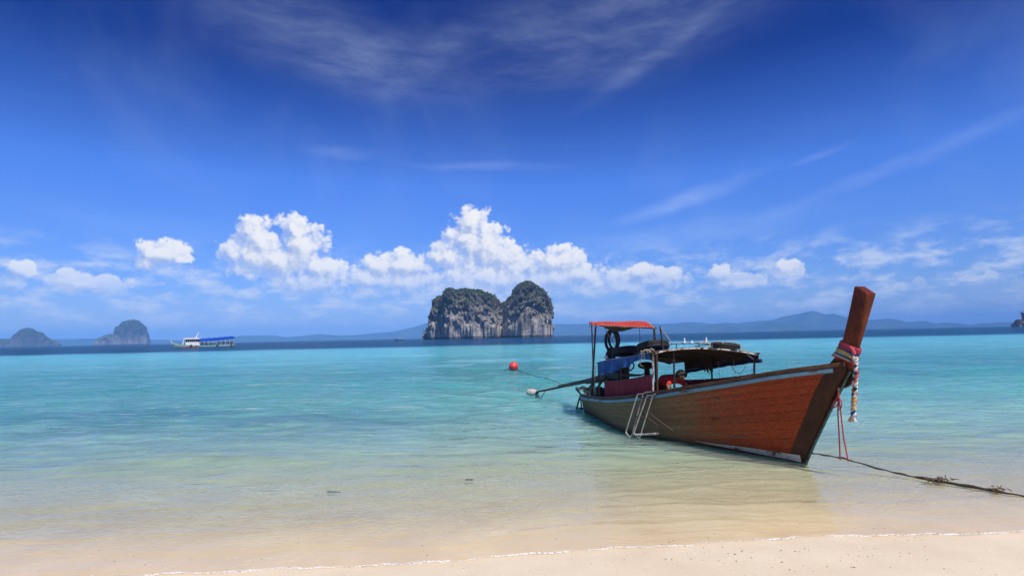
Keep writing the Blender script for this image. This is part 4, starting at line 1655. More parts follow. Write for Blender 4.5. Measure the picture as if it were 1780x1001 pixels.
# rings hanging under the red awning
rg = bthing('inner_tube', 'black rubber inner tube hanging under the red awning', 'inner tube', (-2.2, -.1, 2.33))
mb = MB()
mb.tube([Vector((-2.20, -.1, 2.06)) + Vector((.17 * math.cos(a), .05 * math.cos(a), .24 * math.sin(a))) for a in np.linspace(0, 2 * PI, 28)[:-1]], .036, 9, closed=True)
mb.build('tube', M['rubber'], rg, off=(-2.2, -.1, 2.33))
mb = MB()
mb.tube([Vector((-2.30, -.12, 2.02)) + Vector((.085 * math.cos(a), .12 * math.cos(a), .27 * math.sin(a))) for a in np.linspace(0, 2 * PI, 28)[:-1]], .040, 9, closed=True)
mb.build('tube', M['rubber'], rg, off=(-2.2, -.1, 2.33))
mb = MB()
mb.tube([(-2.24, -.1, 2.30), (-2.24, -.1, 2.40), (-2.23, -.1, 2.47)], .012, 6)
mb.build('hanger', M['rope_dark'], rg, off=(-2.2, -.1, 2.33))
bg_ = bthing('cloth_bundle', 'dark cloth bundle stuffed under the hanging inner tube on the blue roof', 'cloth', (-2.35, -.12, 1.55))
mb = MB()
mb.tube([(-2.38, -.12, 1.52), (-2.42, -.12, 1.66), (-2.36, -.12, 1.80), (-2.28, -.12, 1.86)], [.13, .11, .075, .03], 9)
mb.tube([(-2.30, -.12, 1.52), (-2.20, -.14, 1.60), (-2.12, -.14, 1.62)], [.09, .07, .03], 8)
mb.build('cloth', M['rubber'], bg_, off=(-2.35, -.12, 1.55))
mb = MB()
mb.tube([(-2.30, -.34, 1.60), (-2.18, -.36, 1.63), (-2.10, -.36, 1.58)], [.03, .04, .02], 7)
mb.build('white_rag', M['white'], bg_, off=(-2.35, -.12, 1.55))

# black funnel-shaped seat under the canopy
fn_ = bthing('helm_seat', 'round black padded seat on a post under the blue flap of the canopy', 'seat', (-.98, .05, .75))
mb = MB()
mb.sphere((-.98, .05, 1.43), .20, 16, 10, (1.1, 1.0, .45))
mb.build('cushion', M['rubber'], fn_, off=(-.98, .05, .75))
mb = MB()
mb.tube([(-.95, .05, .72), (-.95, .05, 1.0), (-.95, .05, 1.22), (-.95, .05, 1.36)], [.05, .055, .075, .06], 10)
mb.build('pedestal', M['rubber'], fn_, off=(-.98, .05, .75))

# cream rope knotted to the white post, with hanging ends
kr = bthing('knotted_rope', 'cream rope knotted round the roof corner above the white post, ends hanging', 'rope', (.62, -.9, 1.83))
mb = MB()
rr_ = random.Random(3)
for k_ in range(5):
    a = Vector((.34 + .085 * k_ + rr_.uniform(-.03, .03), -.90, 1.80 + .012 * k_))
    mb.tube([a + Vector((rr_.uniform(-.14, -.04), 0, rr_.uniform(-.03, .01))), a + Vector((0, -.03, rr_.uniform(.02, .04))), a + Vector((rr_.uniform(.04, .14), -.01, .01)), a + Vector((rr_.uniform(-.05, .08), .02, -.03))], rr_.uniform(.008, .013), 6)
mb.tube([(.36, -.92, 1.80), (.34, -.93, 1.68), (.26, -.93, 1.58), (.29, -.93, 1.52), (.40, -.93, 1.50)], .010, 6)
mb.tube([(.44, -.92, 1.80), (.43, -.93, 1.72), (.46, -.93, 1.66)], .011, 6)
mb.build('rope', M['rope_cream'], kr, off=(.62, -.9, 1.83))
lr = bthing('knotted_rope', 'cream lashing rope round the thin front tyre on the canopy roof', 'rope', (1.4, .22, 1.9))
mb = MB()
for (x, y) in ((1.22, .0), (1.55, .10), (1.70, .30)):
    z = roof_pt(.93, .6).z
    mb.tube([(x - .05, y - .12, z - .01), (x - .03, y - .10, z + .14), (x + .02, y + .05, z + .15), (x + .10, y + .18, z + .02)], .009, 6)
mb.tube([(1.35, -.05, 1.90), (1.55, .2, 1.92), (1.86, .55, 1.82)], .008, 5)
mb.build('rope', M['rope_cream'], lr, off=(1.4, .22, 1.9))

# rope heap on the stern
rh = bthing('rope_heap', 'heap of cream rope lying on the stern of the red boat', 'rope', (-3.5, -.1, .5))
mb = MB()
for k_ in range(17):
    c = Vector((-3.52 + rr_.uniform(-.34, .40), -.14 + rr_.uniform(-.16, .14), .53 + .010 * k_))
    R = rr_.uniform(.06, .16)
    ph = rr_.uniform(0, 6)
    mb.tube([c + Vector((R * 1.7 * math.cos(a + ph), R * .9 * math.sin(a + ph), .025 * math.sin(3 * a + k_) + .008 * a)) for a in np.linspace(0, 5.6, 16)], .019, 6)
mb.build('rope', M['rope_cream'], rh, off=(-3.5, -.1, .5))
hl = bthing('rope_loop', 'thin cream rope loop hanging beside the aft pole of the red awning', 'rope', (-2.42, -.55, 1.3))
mb = MB()
mb.tube([(-2.42, -.56, 1.38), (-2.44, -.57, 1.10), (-2.45, -.57, .82), (-2.50, -.57, .70), (-2.46, -.57, .62), (-2.39, -.57, .68), (-2.44, -.57, .80)], .010, 6)
mb.build('rope', M['rope_cream'], hl, off=(-2.42, -.55, 1.3))

# ---- boarding ladder on the near side
ld = bthing('boarding_ladder', 'steel boarding ladder hooked over the near side of the red boat, foot in the water', 'ladder', (.3, -1.1, 0))
LO = (.3, -1.1, 0)
stiles = []
for (tx, bx, bz) in ((.345, .277, .127), (.70, .591, .161)):
    tp = Vector((tx, -1.075, .915))
    bt = Vector((bx, -1.35, bz))
    tb = tp + Vector((.135, .05, .016))
    bb = bt + Vector((.150, .06, -.03))
    stiles.append((tb, bb, bt))
    mb = MB()
    mb.tube([tp + Vector((0, 0, -.02)), tp.lerp(bt, .5), bt], .015, 8)
    mb.build('stile', M['steel'], ld, off=LO)
    mb = MB()
    mb.tube([tb + Vector((0, 0, -.02)), tb.lerp(bb, .5), bb], .013, 8)
    mb.build('stile', M['steel'], ld, off=LO)
    mb = MB()
    mb.tube([tp + Vector((0, 0, -.02)), tp + Vector((.012, 0, 0)), tp.lerp(tb, .5), tb + Vector((-.012, 0, 0)), tb + Vector((0, 0, -.02))], .015, 8)
    mb.build('top_bar', M['steel'], ld, off=LO)
    mb = MB()
    mb.tube([bt, bt + Vector((.05, .01, -.045)), bt + Vector((.12, .02, -.085)), bb + Vector((-.03, 0, -.045)), bb], .016, 8)
    mb.tube([bt + Vector((.12, .02, -.085)), bt + Vector((.07, .01, -.19)), bt + Vector((.01, 0, -.36))], .015, 8)
    mb.build('hinge_leg', M['steel'], ld, off=LO)
    mb = MB()
    mb.tube([tb, tb + Vector((.05, .05, .035)), tb + Vector((.16, .16, .045)), tb + Vector((.38, .22, .035))], .014, 8)
    mb.build('hook', M['steel'], ld, off=LO)
    sx = tb.lerp(bb, .40)
    e_ = B_TH
    mb = MB()
    mb.tube([sx, sx + Vector((.26, .05, -.14)), sx + Vector((.52, .16, -.29)), sx + Vector((.56, .19, -.33)), sx + Vector((.55, .22, -.39))], .010, 7)
    mb.build('strut', M['pipe_rust'], ld, off=LO)
for f in (.10, .56):
    a = stiles[0][0].lerp(stiles[0][1], f)
    b = stiles[1][0].lerp(stiles[1][1], f)
    mb = MB()
    mb.box((a + b) / 2, (abs(b.x - a.x) + .02, .10, .022))
    mb.build('step', M['iron'], ld, off=LO, bevel=.004)
mb = MB()
mb.tube([stiles[0][2] + Vector((.01, .0, -.34)), stiles[1][2] + Vector((.01, .0, -.34))], .014, 7)
mb.build('foot_rung', M['steel'], ld, off=LO)
mb = MB()
mb.tube([stiles[1][2] + Vector((-.02, -.02, -.04)), stiles[1][2] + Vector((.36, .03, .02)), stiles[1][2] + Vector((.72, .09, .085))], .019, 8)
mb.build('spreader_bar', M['pipe_white'], ld, off=LO)

# ---- coloured sash tied round the prow
sash_cols = [('pink', (.50, .085, .11)), ('rose', (.42, .06, .085)), ('blue', (.035, .085, .28)), ('yellow', (.68, .42, .10)), ('silver', (.46, .45, .42)),
             ('green', (.015, .10, .085)), ('white', (.62, .56, .55)), ('orange', (.66, .14, .06))]
ss = bthing('prow_sash', 'bands of coloured cloth tied round the prow with a long plaited tail', 'sash', (4.7, -.05, 1.8))
SO = (4.7, -.05, 1.8)
CM = {}
for n_, c in sash_cols:
    CM[n_] = cloth_mat('sash_' + n_, c, transl=0, scale=14, stretch=(1, 1, 3))
bands = [('pink', .345, .395), ('rose', .315, .352), ('blue', .292, .318), ('yellow', .262, .294), ('silver', .238, .264), ('green', .218, .240), ('white', .196, .220), ('orange', .180, .198)]
for n_, s0, s1 in bands:
    mb = MB()
    P = []
    for i in range(7):
        f = i / 6
        s_ = s0 + (s1 - s0) * f
        bulge = .008 + .010 * math.sin(PI * f)
        sec = post_section(s_, bulge)
        P.append([p + Vector((0, 0, -.07 * (p.x - 4.6) / .3 + .006 * math.sin(p.y * 60 + s_ * 90))) for p in sec])
    Q = [[p + (Vector((4.62, 0, p.z)) - p) * .05 for p in r] for r in P]
    mb.grid(P, closed_v=True)
    mb.grid([P[0], Q[0]], closed_v=True)
    mb.grid([P[-1], Q[-1]], closed_v=True)
    mb.build('cloth_band', CM[n_], ss, off=SO, smooth=70)
# knot and tail
TP = Vector((4.735, -.085, 1.80))
mb = MB()
mb.sphere(TP + Vector((.0, 0, .05)), .032, 10, 8, (1, .9, 1.2))
mb.tube([TP + Vector((-.06, 0, .14)), TP + Vector((0, -.02, .10)), TP + Vector((.02, -.01, .02))], [.016, .028, .02], 8)
mb.build('knot', CM['pink'], ss, off=SO, smooth=70)
for (dx, dz, c, r) in ((-.045, .0, 'yellow', .026), (-.005, .030, 'blue', .022), (-.045, -.09, 'rose', .016), (.015, -.03, 'white', .028)):
    mb = MB()
    mb.sphere(TP + Vector((dx, -.03, dz)), r, 9, 7, (1, .8, 1.2))
    mb.build('knot', CM[c], ss, off=SO, smooth=70)
strand_cols = (['white', 'pink', 'green', 'white', 'orange', 'white', 'yellow', 'blue'], ['pink', 'white', 'silver', 'orange', 'white', 'orange', 'white', 'white'], ['white', 'green', 'pink', 'white', 'green', 'yellow', 'white', 'blue'])
for st in range(3):
    ph = st * 2 * PI / 3
    for sg in range(8):
        pts_, rad_ = [], []
        for q_ in range(9):
            t = (sg + q_ / 8) / 8
            a_ = t * 2 * PI * 5.2 + ph
            xo = TP.x + .012 - .085 * t + .012 * math.sin(t * 5)
            pts_.append(Vector((xo + .021 * math.sin(a_), TP.y + .014 * math.sin(2 * a_), TP.z - .02 - .90 * t)))
            rad_.append((.022 + .004 * math.sin(t * 60 + st)) * (1 - .10 * t))
        mb = MB()
        mb.tube(pts_, rad_, 8)
        mb.build('plait_strand', CM[strand_cols[st][sg]], ss, off=SO, smooth=70)
for i, dx in enumerate((-.06, -.01, .035)):
    mb = MB()
    mb.tube([(TP.x - .075, TP.y, TP.z - .88), (TP.x - .085 + dx * .6, TP.y - .01, TP.z - .93), (TP.x - .085 + dx, TP.y - .01, TP.z - .975)], [.022, .02, .026], 7)
    mb.build('tassel', CM['white' if i else 'yellow'], ss, off=SO)

# ---- red cord hanging from the stem down to the mooring line
rc = bthing('red_cord', 'thin red cord knotted below the prow and hanging to the mooring rope', 'cord', (4.40, -.05, 1.2))
RO = (4.40, -.05, 1.2)
mb = MB()
mb.tube([(4.395, -.05, 1.26), (4.40, -.06, 1.20), (4.39, -.06, 1.16)], .012, 6)
mb.tube([(4.40, -.06, 1.18), (4.375, -.07, .9), (4.365, -.06, .6), (4.345, -.05, .20)], .010, 6)
mb.tube([(4.40, -.06, 1.18), (4.43, -.07, .9), (4.44, -.06, .55), (4.485, -.05, .20)], .010, 6)
mb.tube([(4.39, -.06, 1.16), (4.33, -.07, 1.10), (4.285, -.07, 1.03), (4.30, -.07, .985), (4.36, -.07, 1.02), (4.42, -.07, 1.12), (4.40, -.07, 1.17)], .009, 6)
mb.tube([(4.40, -.06, 1.17), (4.46, -.07, 1.08), (4.44, -.07, 1.0), (4.37, -.07, .96)], .009, 6)
mb.tube([(4.38, -.07, 1.13), (4.42, -.075, 1.15), (4.41, -.07, 1.10), (4.37, -.07, 1.11)], .016, 6)
mb.build('cord', M['rope_red'], rc, off=RO)
mb = MB()
mb.tube([(4.39, -.03, 1.30), (4.395, -.05, 1.25)], .013, 6)
mb.build('eye_loop', M['rope_cream'], rc, off=RO)

# ---- mooring rope with weed
mpts = [B_M @ Vector((3.70, -.02, .20)), at_z(1430, 790, .19), at_z(1466, 796, .16), at_z(1530, 815, .06), at_z(1580, 826.5, .03), at_z(1650, 839, .02),
        at_z(1720, 851, .012), at_z(1780, 862, .012), at_z(1850, 876, .012), at_z(1960, 900, .03), at_z(2100, 930, .05)]
path = []
for i in range(len(mpts) - 1):
    for t in np.linspace(0, 1, 9)[:-1]:
        q = mpts[i].lerp(mpts[i + 1], t)
        q.z += .004 * math.sin(len(path) * 1.3)
        path.append(q)
path.append(mpts[-1])
mr = empty('mooring_rope', 'dark wet mooring rope running from the bow to the right across the shallows', 'rope', mpts[4])
mb = MB()
mb.tube(path, [.0125 + .0035 * math.sin(i * .9) + (.010 if 34 <= i <= 50 else 0) for i in range(len(path))], 7)
mb.build('rope', M['rope_dark'], mr, off=mpts[4])
mb = MB()
wr = random.Random(11)
for c0, nn, sp_ in ((path[38], 60, .10), (path[50], 22, .06)):
    for k_ in range(nn):
        c = c0 + Vector((wr.gauss(0, sp_), wr.gauss(0, sp_ * .5), abs(wr.gauss(0, .018)) + .01))
        d = Vector((wr.gauss(0, 1), wr.gauss(0, .6), wr.gauss(0, .4))).normalized() * wr.uniform(.016, .04)
        mb.tube([c - d, c + Vector((0, 0, wr.uniform(0, .02))), c + d], [.003, .007, .003], 4)
wd = mb.build('weed', M['weed'], mr, off=mpts[4], kind='stuff')

# ==================================================================== person bending in the boat
PSH = .09
pr = bthing('person', 'person in a red shirt bending forward inside the longtail boat, head down', 'person', (-.1 + PSH, -.22, .25))
PO = Vector((-.1, -.22, .25))


def skin(name, verts, edges, mat, parent, root=0, levels=1):
    me = bpy.data.meshes.new(name)
    me.from_pydata([tuple(Vector(v[:3]) - PO) for v in verts], edges, [])
    me.materials.append(mat)
    o = link(name, me, parent)
    md = o.modifiers.new('skin', 'SKIN')
    md.use_smooth_shade = True
    md.branch_smoothing = .6
    for i, v in enumerate(verts):
        sv = me.skin_vertices[0].data[i]
        r = v[3]
        sv.radius = r if hasattr(r, '__len__') else (r, r)
        sv.use_root = (i == root)
    sb = o.modifiers.new('sub', 'SUBSURF')
    sb.levels = levels
    sb.render_levels = levels
    return o


hip = (-.10, -.22, 1.12)
V = [hip + ((.145, .125),), (.08, -.22, 1.17, (.135, .115)), (.26, -.22, 1.20, (.155, .120)), (.40, -.22, 1.215, (.165, .105)), (.48, -.22, 1.23, (.075, .065)), (.56, -.22, 1.25, (.055, .055)),
     (.62, -.23, 1.285, (.078, .085)), (.69, -.24, 1.275, (.085, .098)), (.735, -.25, 1.235, (.062, .070)),
     # near arm
     (.43, -.39, 1.17, (.062, .062)), (.46, -.44, 1.03, (.047, .047)), (.47, -.47, .93, (.040, .040)), (.52, -.49, .80, (.032, .032)), (.55, -.50, .73, (.027, .027)),
     # far arm
     (.43, -.05, 1.17, (.062, .062)), (.50, .02, 1.04, (.046, .046)), (.53, .03, .94, (.038, .038)), (.55, .02, .80, (.032, .032)), (.57, .01, .73, (.027, .027)),
     # legs
     (-.12, -.33, 1.02, (.105, .105)), (-.04, -.36, .74, (.078, .078)), (.02, -.36, .62, (.058, .058)), (-.06, -.36, .40, (.052, .052)), (-.10, -.36, .20, (.036, .036)), (.03, -.37, .16, (.040, .030)), (.11, -.37, .15, (.034, .022)),
     (-.12, -.11, 1.02, (.105, .105)), (-.04, -.08, .74, (.078, .078)), (.02, -.08, .62, (.058, .058)), (-.06, -.08, .40, (.052, .052)), (-.10, -.08, .20, (.036, .036)), (.03, -.07, .16, (.040, .030)), (.11, -.07, .15, (.034, .022))]
E = [(0, 1), (1, 2), (2, 3), (3, 4), (4, 5), (5, 6), (6, 7), (7, 8), (3, 9), (9, 10), (10, 11), (11, 12), (12, 13), (3, 14), (14, 15), (15, 16), (16, 17), (17, 18),
     (0, 19), (19, 20), (20, 21), (21, 22), (22, 23), (23, 24), (24, 25), (0, 26), (26, 27), (27, 28), (28, 29), (29, 30), (30, 31), (31, 32)]
body = skin('body', V, E, M['skin'], pr, 0, 2)
# shirt: torso and short sleeves, a little outside the body
V2 = [(-.06, -.22, 1.125, (.165, .145)), (.08, -.22, 1.165, (.160, .138)), (.26, -.22, 1.195, (.178, .142)), (.39, -.22, 1.212, (.182, .125)), (.47, -.22, 1.228, (.095, .085)),
      (.43, -.385, 1.165, (.082, .082)), (.455, -.43, 1.06, (.070, .070)), (.43, -.055, 1.165, (.082, .082)), (.49, .005, 1.06, (.070, .070))]
skin('shirt', V2, [(0, 1), (1, 2), (2, 3), (3, 4), (3, 5), (5, 6), (3, 7), (7, 8)], M['shirt'], pr, 0, 2)
V3 = [(-.11, -.22, 1.125, (.165, .142)), (-.125, -.33, 1.02, (.125, .125)), (-.07, -.355, .82, (.105, .105)), (-.125, -.11, 1.02, (.125, .125)), (-.07, -.085, .82, (.105, .105))]
skin('shorts', V3, [(0, 1), (1, 2), (0, 3), (3, 4)], M['shorts'], pr, 0, 2)
# hair: a cap over the back and top of the head
mb = MB()
hc = Vector((.665, -.235, 1.295))
for i in range(150):
    a = wr.uniform(0, 2 * PI)
    b = math.acos(wr.uniform(-.15, 1))
    d = Vector((math.sin(b) * math.cos(a), math.sin(b) * math.sin(a), math.cos(b)))
    if d.x > .45 and d.z < .55:
        continue
    c = hc + Vector((d.x * .112, d.y * .098, d.z * .100))
    tg = Vector((.3, wr.gauss(0, .5), -.5)).cross(d).cross(d).normalized() * .035
    mb.tube([c - tg, c + d * .012, c + tg], [.010, .019, .008], 5)
mb.sphere(hc + Vector((-.012, 0, .008)), .1, 12, 9, (1.06, .95, .98))
mb.build('hair', M['hair'], pr, off=PO, smooth=70)
# face
mb = MB()
mb.tube([(.755, -.245, 1.262), (.782, -.247, 1.243), (.768, -.247, 1.235)], [.010, .016, .008], 7)
mb.build('nose', M['skin'], pr, off=PO)
for y in (-.325, -.150):
    mb = MB()
    mb.sphere((.655, y, 1.265), .03, 8, 6, (.8, .35, 1.1))
    mb.build('ear', M['skin'], pr, off=PO)
for y in (-.275, -.215):
    mb = MB()
    mb.sphere((.756, y, 1.278), .010, 7, 5, (.6, 1.2, .7))
    mb.build('eye', M['hair'], pr, off=PO)
    mb = MB()
    mb.tube([(.752, y - .02, 1.297), (.760, y, 1.302), (.752, y + .02, 1.297)], [.004, .006, .004], 5)
    mb.build('eyebrow', M['hair'], pr, off=PO)
mb = MB()
mb.tube([(.772, -.272, 1.222), (.780, -.247, 1.219), (.772, -.222, 1.222)], [.004, .007, .004], 6)
mb.build('mouth', M['maroon'], pr, off=PO)
# hands with five fingers each
for (wx, wy, sgn) in ((.55, -.50, -1), (.57, .01, 1)):
    w = Vector((wx, wy, .73))
    HV = [(w.x, w.y, w.z, (.026, .022)), (w.x + .02, w.y, w.z - .045, (.040, .020)), (w.x + .035, w.y, w.z - .085, (.040, .018))]
    HE = [(0, 1), (1, 2)]
    for fi, (off_, ln) in enumerate(((-.030, .070), (-.010, .080), (.010, .074), (.029, .058))):
        b0 = len(HV)
        HV.append((w.x + .045, w.y + off_, w.z - .092, (.010, .010)))
        HV.append((w.x + .062, w.y + off_ * 1.1, w.z - .092 - ln * .55, (.009, .009)))
        HV.append((w.x + .050, w.y + off_ * 1.1, w.z - .092 - ln, (.007, .007)))
        HE += [(2, b0), (b0, b0 + 1), (b0 + 1, b0 + 2)]
    b0 = len(HV)
    HV.append((w.x + .03, w.y - sgn * .045, w.z - .050, (.012, .012)))
    HV.append((w.x + .052, w.y - sgn * .058, w.z - .092, (.009, .009)))
    HE += [(1, b0), (b0, b0 + 1)]
    skin('hand', HV, HE, M['skin'], pr, 0, 1)
mb = MB()
mb.tube(torus_pts((.535, -.493, .765), .034, 12, (.2, -.1, -1)), .010, 6, closed=True)
mb.build('wristband', M['white'], pr, off=PO)

# ==================================================================== buoy and its line
bc = at_z(893, 643.5, 0)
by = empty('mooring_buoy', 'round red buoy floating behind the stern of the longtail boat', 'buoy', bc)
mb = MB()
mb.sphere(bc + Vector((0, 0, .24)), .315, 28, 18)
mb.build('ball', M['buoy'], by, off=bc)
mb = MB()
mb.tube(torus_pts(bc + Vector((0, -.02, .235)), .317, 40, (.15, .1, 1)), .008, 5, closed=True)
mb.build('seam', M['buoy'], by, off=bc)
mb = MB()
mb.tube(torus_pts(bc + Vector((.02, -.31, .05)), .05, 12, (1, 0, .3)), .014, 6, closed=True)
mb.build('ring_eye', M['iron'], by, off=bc)
bl = empty('buoy_line', 'thin dark line running from the red buoy towards the boat', 'rope', bc)
mb = MB()
stern_pt = B_M @ Vector((-3.9, .1, .45))
p1 = at_z(901, 644, .03)
lp = [p1 + Vector((0, 0, .05)), at_z(914, 648.5, .09), at_z(926, 652.5, .08), at_z(940, 655.5, .075), at_z(953, 658.5, .07), at_z(966, 663, .06), at_z(978, 668, .05), at_z(988, 672, -.05)]
mb.tube(lp, .013, 6)
mb.tube([bc + Vector((-.28, 0, .10)), bc + Vector((-.5, -.02, .06)), bc + Vector((-.72, -.05, .015))], [.03, .02, .008], 6)
mb.build('line', M['rope_dark'], bl, off=bc)

# ==================================================================== tour boat far left
FD = 320.0
fo = at_dist(354.5, 601.5, FD)
fb = math.atan2(fo.x, fo.y)
ferry = empty('tour_boat', 'white and green wooden tour boat with a long blue awning, anchored far left', 'tour boat', (fo.x, fo.y, 0), -fb)
FSX, FSZ = .0210, .0238


def fz(zx_, zy_, y=0.0):
    return Vector(((zx_ - 885) * FSX, y, (507 - .0208 * (zx_ - 885) - zy_) * FSZ))


FM = {'teal': simple('pale_teal_hull', (.16, .36, .32), .5, .2, 1.5), 'fwhite': simple('ferry_white', (.72, .74, .72), .5, .08, 1.5), 'fblue': cloth_mat('ferry_blue_awning', (.02, .10, .55), (.012, .06, .36), transl=.15, scale=1.2),
      'glass': simple('dark_window', (.03, .05, .06), .15, .3, 2), 'fgreen': simple('green_bench', (.03, .22, .15), .6, .2, 2), 'ored': simple('orange_hull', (.62, .12, .06), .5, .15, 2),
      'dark': simple('dark_gap', (.03, .03, .035), .8, .3, 2), 'tan': simple('tan_wood', (.34, .22, .13), .7, .2, 2)}
HWF = 2.1
stx = [(228, 372, 500, .03), (262, 398, 500, .20), (300, 412, 502, .45), (360, 436, 508, .72), (440, 452, 512, .92), (560, 459, 512, 1), (800, 466, 512, 1), (1100, 458, 512, 1), (1350, 446, 510, .95), (1480, 437, 508, .85), (1532, 432, 470, .8)]


def ferry_band(f0, f1, name, mat, out=0.0, parent=ferry):
    P = []
    for (sx_, top_, bot_, w) in stx:
        bot2 = bot_ if sx_ > 290 else top_ + (bot_ - top_) * (.25 if sx_ < 240 else .55)
        row = []
        for sd in (-1, 1):
            for f in np.linspace(f0, f1, 4)[::(1 if sd < 0 else -1)]:
                zt, zb_ = fz(sx_, top_).z, fz(sx_, bot2).z - .5
                z = zb_ + (zt - zb_) * f
                yy = HWF * w * (.62 + .38 * f ** .5) + out
                row.append(Vector((fz(sx_, 0).x + (.9 * (f - .5) * -1 if sx_ < 300 else 0) * .3, sd * yy, z)))
        P.append(row)
    mb = MB()
    mb.grid(P, closed_v=True)
    mb.add(P[0], [tuple(range(8))])
    mb.add(P[-1], [tuple(range(8))])
    return mb.build(name, mat, parent, smooth=40)


ferry_band(0, .70, 'hull', FM['teal'])
ferry_band(.70, .86, 'white_strake', FM['fwhite'], .04)
ferry_band(.86, 1.0, 'bulwark', FM['teal'], .01)
mb = MB()
mb.tube([fz(322, 505), fz(290, 470), fz(255, 420), fz(222, 368)], [.22, .2, .17, .16], 7)
mb.build('prow', FM['fwhite'], ferry)
mb = MB()
mb.tube([fz(236, 392, -.2), fz(240, 425, -.3), fz(237, 458, -.3)], [.16, .14, .08], 6)
mb.build('prow_cloth', FM['fwhite'], ferry)


def fbox(x0, y0, x1, y1, d0, d1, name, mat, parent=None):
    a, b = fz(x0, y0), fz(x1, y1)
    mb = MB()
    mb.box(((a.x + b.x) / 2, (d0 + d1) / 2, (a.z + b.z) / 2), (abs(b.x - a.x), abs(d1 - d0), abs(a.z - b.z)))
    return mb.build(name, mat, parent or ferry, bevel=.03)


cabin = fbox(510, 404, 795, 468, -1.6, 1.6, 'cabin', FM['fwhite'])
fbox(472, 318, 790, 342, -2.1, 2.1, 'cabin_roof', FM['fwhite'])
for k_ in range(7):
    x0 = 512 + 40 * k_
    w_ = fbox(x0 + 5, 346, x0 + 35, 400, -1.53, -1.45, 'window', FM['glass'], cabin)
for k_ in range(8):
    x0 = 510 + 40 * k_
    fbox(x0 - 2, 342, x0 + 4, 406, -1.6, -1.42, 'window_post', FM['fwhite'], cabin)
    fbox(x0 - 2, 342, x0 + 4, 406, 1.42, 1.6, 'window_post', FM['fwhite'], cabin)
fbox(512, 344, 790, 402, 1.2, 1.25, 'back_wall', FM['glass'], cabin)
mb = MB()
mb.beam(fz(452, 450, -1.5), fz(478, 340, -1.5), .42, .3, (0, 1, 0))
mb.beam(fz(452, 450, 1.5), fz(478, 340, 1.5), .42, .3, (0, 1, 0))
mb.build('front_pillar', FM['fwhite'], ferry)
mb = MB()
mb.tube([fz(712, 325), fz(742, 262), fz(772, 195)], [.28, .22, .18], 8)
mb.build('mast', FM['fwhite'], ferry)
mb = MB()
mb.tube([fz(772, 200), fz(800, 270), fz(830, 335)], .025, 4)
mb.tube([fz(845, 200), fz(835, 260), fz(830, 335)], .03, 4)
mb.build('mast_stay', FM['fwhite'], ferry)


def faw(u, v):
    x = 785 + (1522 - 785) * u
    top_ = 352 - 62 * u + 3 * math.sin(u * 40)
    p = fz(x, top_)
    p.y = -2.3 + 4.6 * v
    p.z += .45 * math.sin(PI * v) - .0
    return p


fa_ = sheet_solid(faw, 40, 9, .05, 'awning', FM['fblue'], ferry)
mb = MB()
P = []
for i in range(60):
    u = i / 59
    p = faw(u, 0)
    P.append([p + Vector((0, 0, .02)), p + Vector((0, -.05 + .05 * math.sin(u * 90), -.5)), p + Vector((0, .03 * math.sin(u * 70), -.75 - .12 * abs(math.sin(u * 44)) - .25 * math.sin(PI * u)))])
mb.grid(P)
mb.grid([[p + Vector((0, .04, 0)) for p in r] for r in P])
mb.build('valance', FM['fblue'], fa_)
for k_ in range(9):
    x = 800 + 88 * k_
    for yy in (-2.1, 2.1):
        u = (x - 785) / (1522 - 785)
        mb = MB()
        mb.tube([Vector((fz(x, 0).x, yy, fz(x, 462 - .03 * (x - 800)).z)), Vector((fz(x, 0).x, yy, faw(u, 0).z - .1))], .06, 6)
        mb.build('awning_post', FM['fwhite'], ferry)
for k_ in range(2):
    mb = MB()
    mb.tube([Vector((fz(x, 0).x, -2.2, fz(x, 425 - 22 * k_ - .025 * (x - 800)).z)) for x in (800, 1100, 1400, 1528)], .045, 5)
    mb.build('railing', FM['tan'], ferry)
fbox(955, 422, 1105, 452, -1.2, .2, 'bench', FM['fgreen'])
for k_ in range(9):
    fbox(1160 + 38 * k_, 392 - k_, 1184 + 38 * k_, 440 - 2 * k_, -.6, .4, 'seat', FM['tan'] if k_ % 3 else FM['dark'])
for k_ in range(4):
    fbox(815 + 34 * k_, 402, 838 + 34 * k_, 455, -.4, .5, 'seat', FM['dark'] if k_ % 2 else FM['tan'])
mb = MB()
mb.tube([fz(1502, 300, -1.5), fz(1503, 275, -1.5), fz(1504, 248, -1.5)], [.1, .1, .06], 6)
mb.build('stern_pole', FM['fwhite'], ferry)
for x in (1045, 1140, 1355, 1440):
    mb = MB()
    u = (x - 785) / (1522 - 785)
    b0 = faw(u, .5)
    mb.tube([b0, b0 + Vector((.05, 0, .8)), b0 + Vector((.1, 0, 1.6))], .025, 4)
    mb.build('flag_pole', FM['fwhite'], ferry)
for i, (x, y) in enumerate(((625, 472), (735, 486), (1160, 470), (1455, 440))):
    q = fz(x, y, -HWF - .28)
    wq = ferry.matrix_world if False else (Matrix.Translation((fo.x, fo.y, 0)) @ Matrix.Rotation(-fb, 4, 'Z')) @ q
    mb = MB()
    mb.tube(torus_pts((0, 0, 0), .36, 18, (0, 1, .15)), .16, 7, closed=True)
    t_ = mb.build('tyre_fender', M['rubber'], None)
    t_.location = wq
    t_.rotation_euler = (0, 0, -fb)
    lab = ['black tyre fender below the white cabin of the far tour boat', 'black tyre fender just behind the cabin of the far tour boat',
           'black tyre fender amidships under the blue awning of the far tour boat', 'black tyre fender nearest the stern of the far tour boat'][i]
    tag(t_, lab, 'tyre', 'tyre fenders on the tour boat')
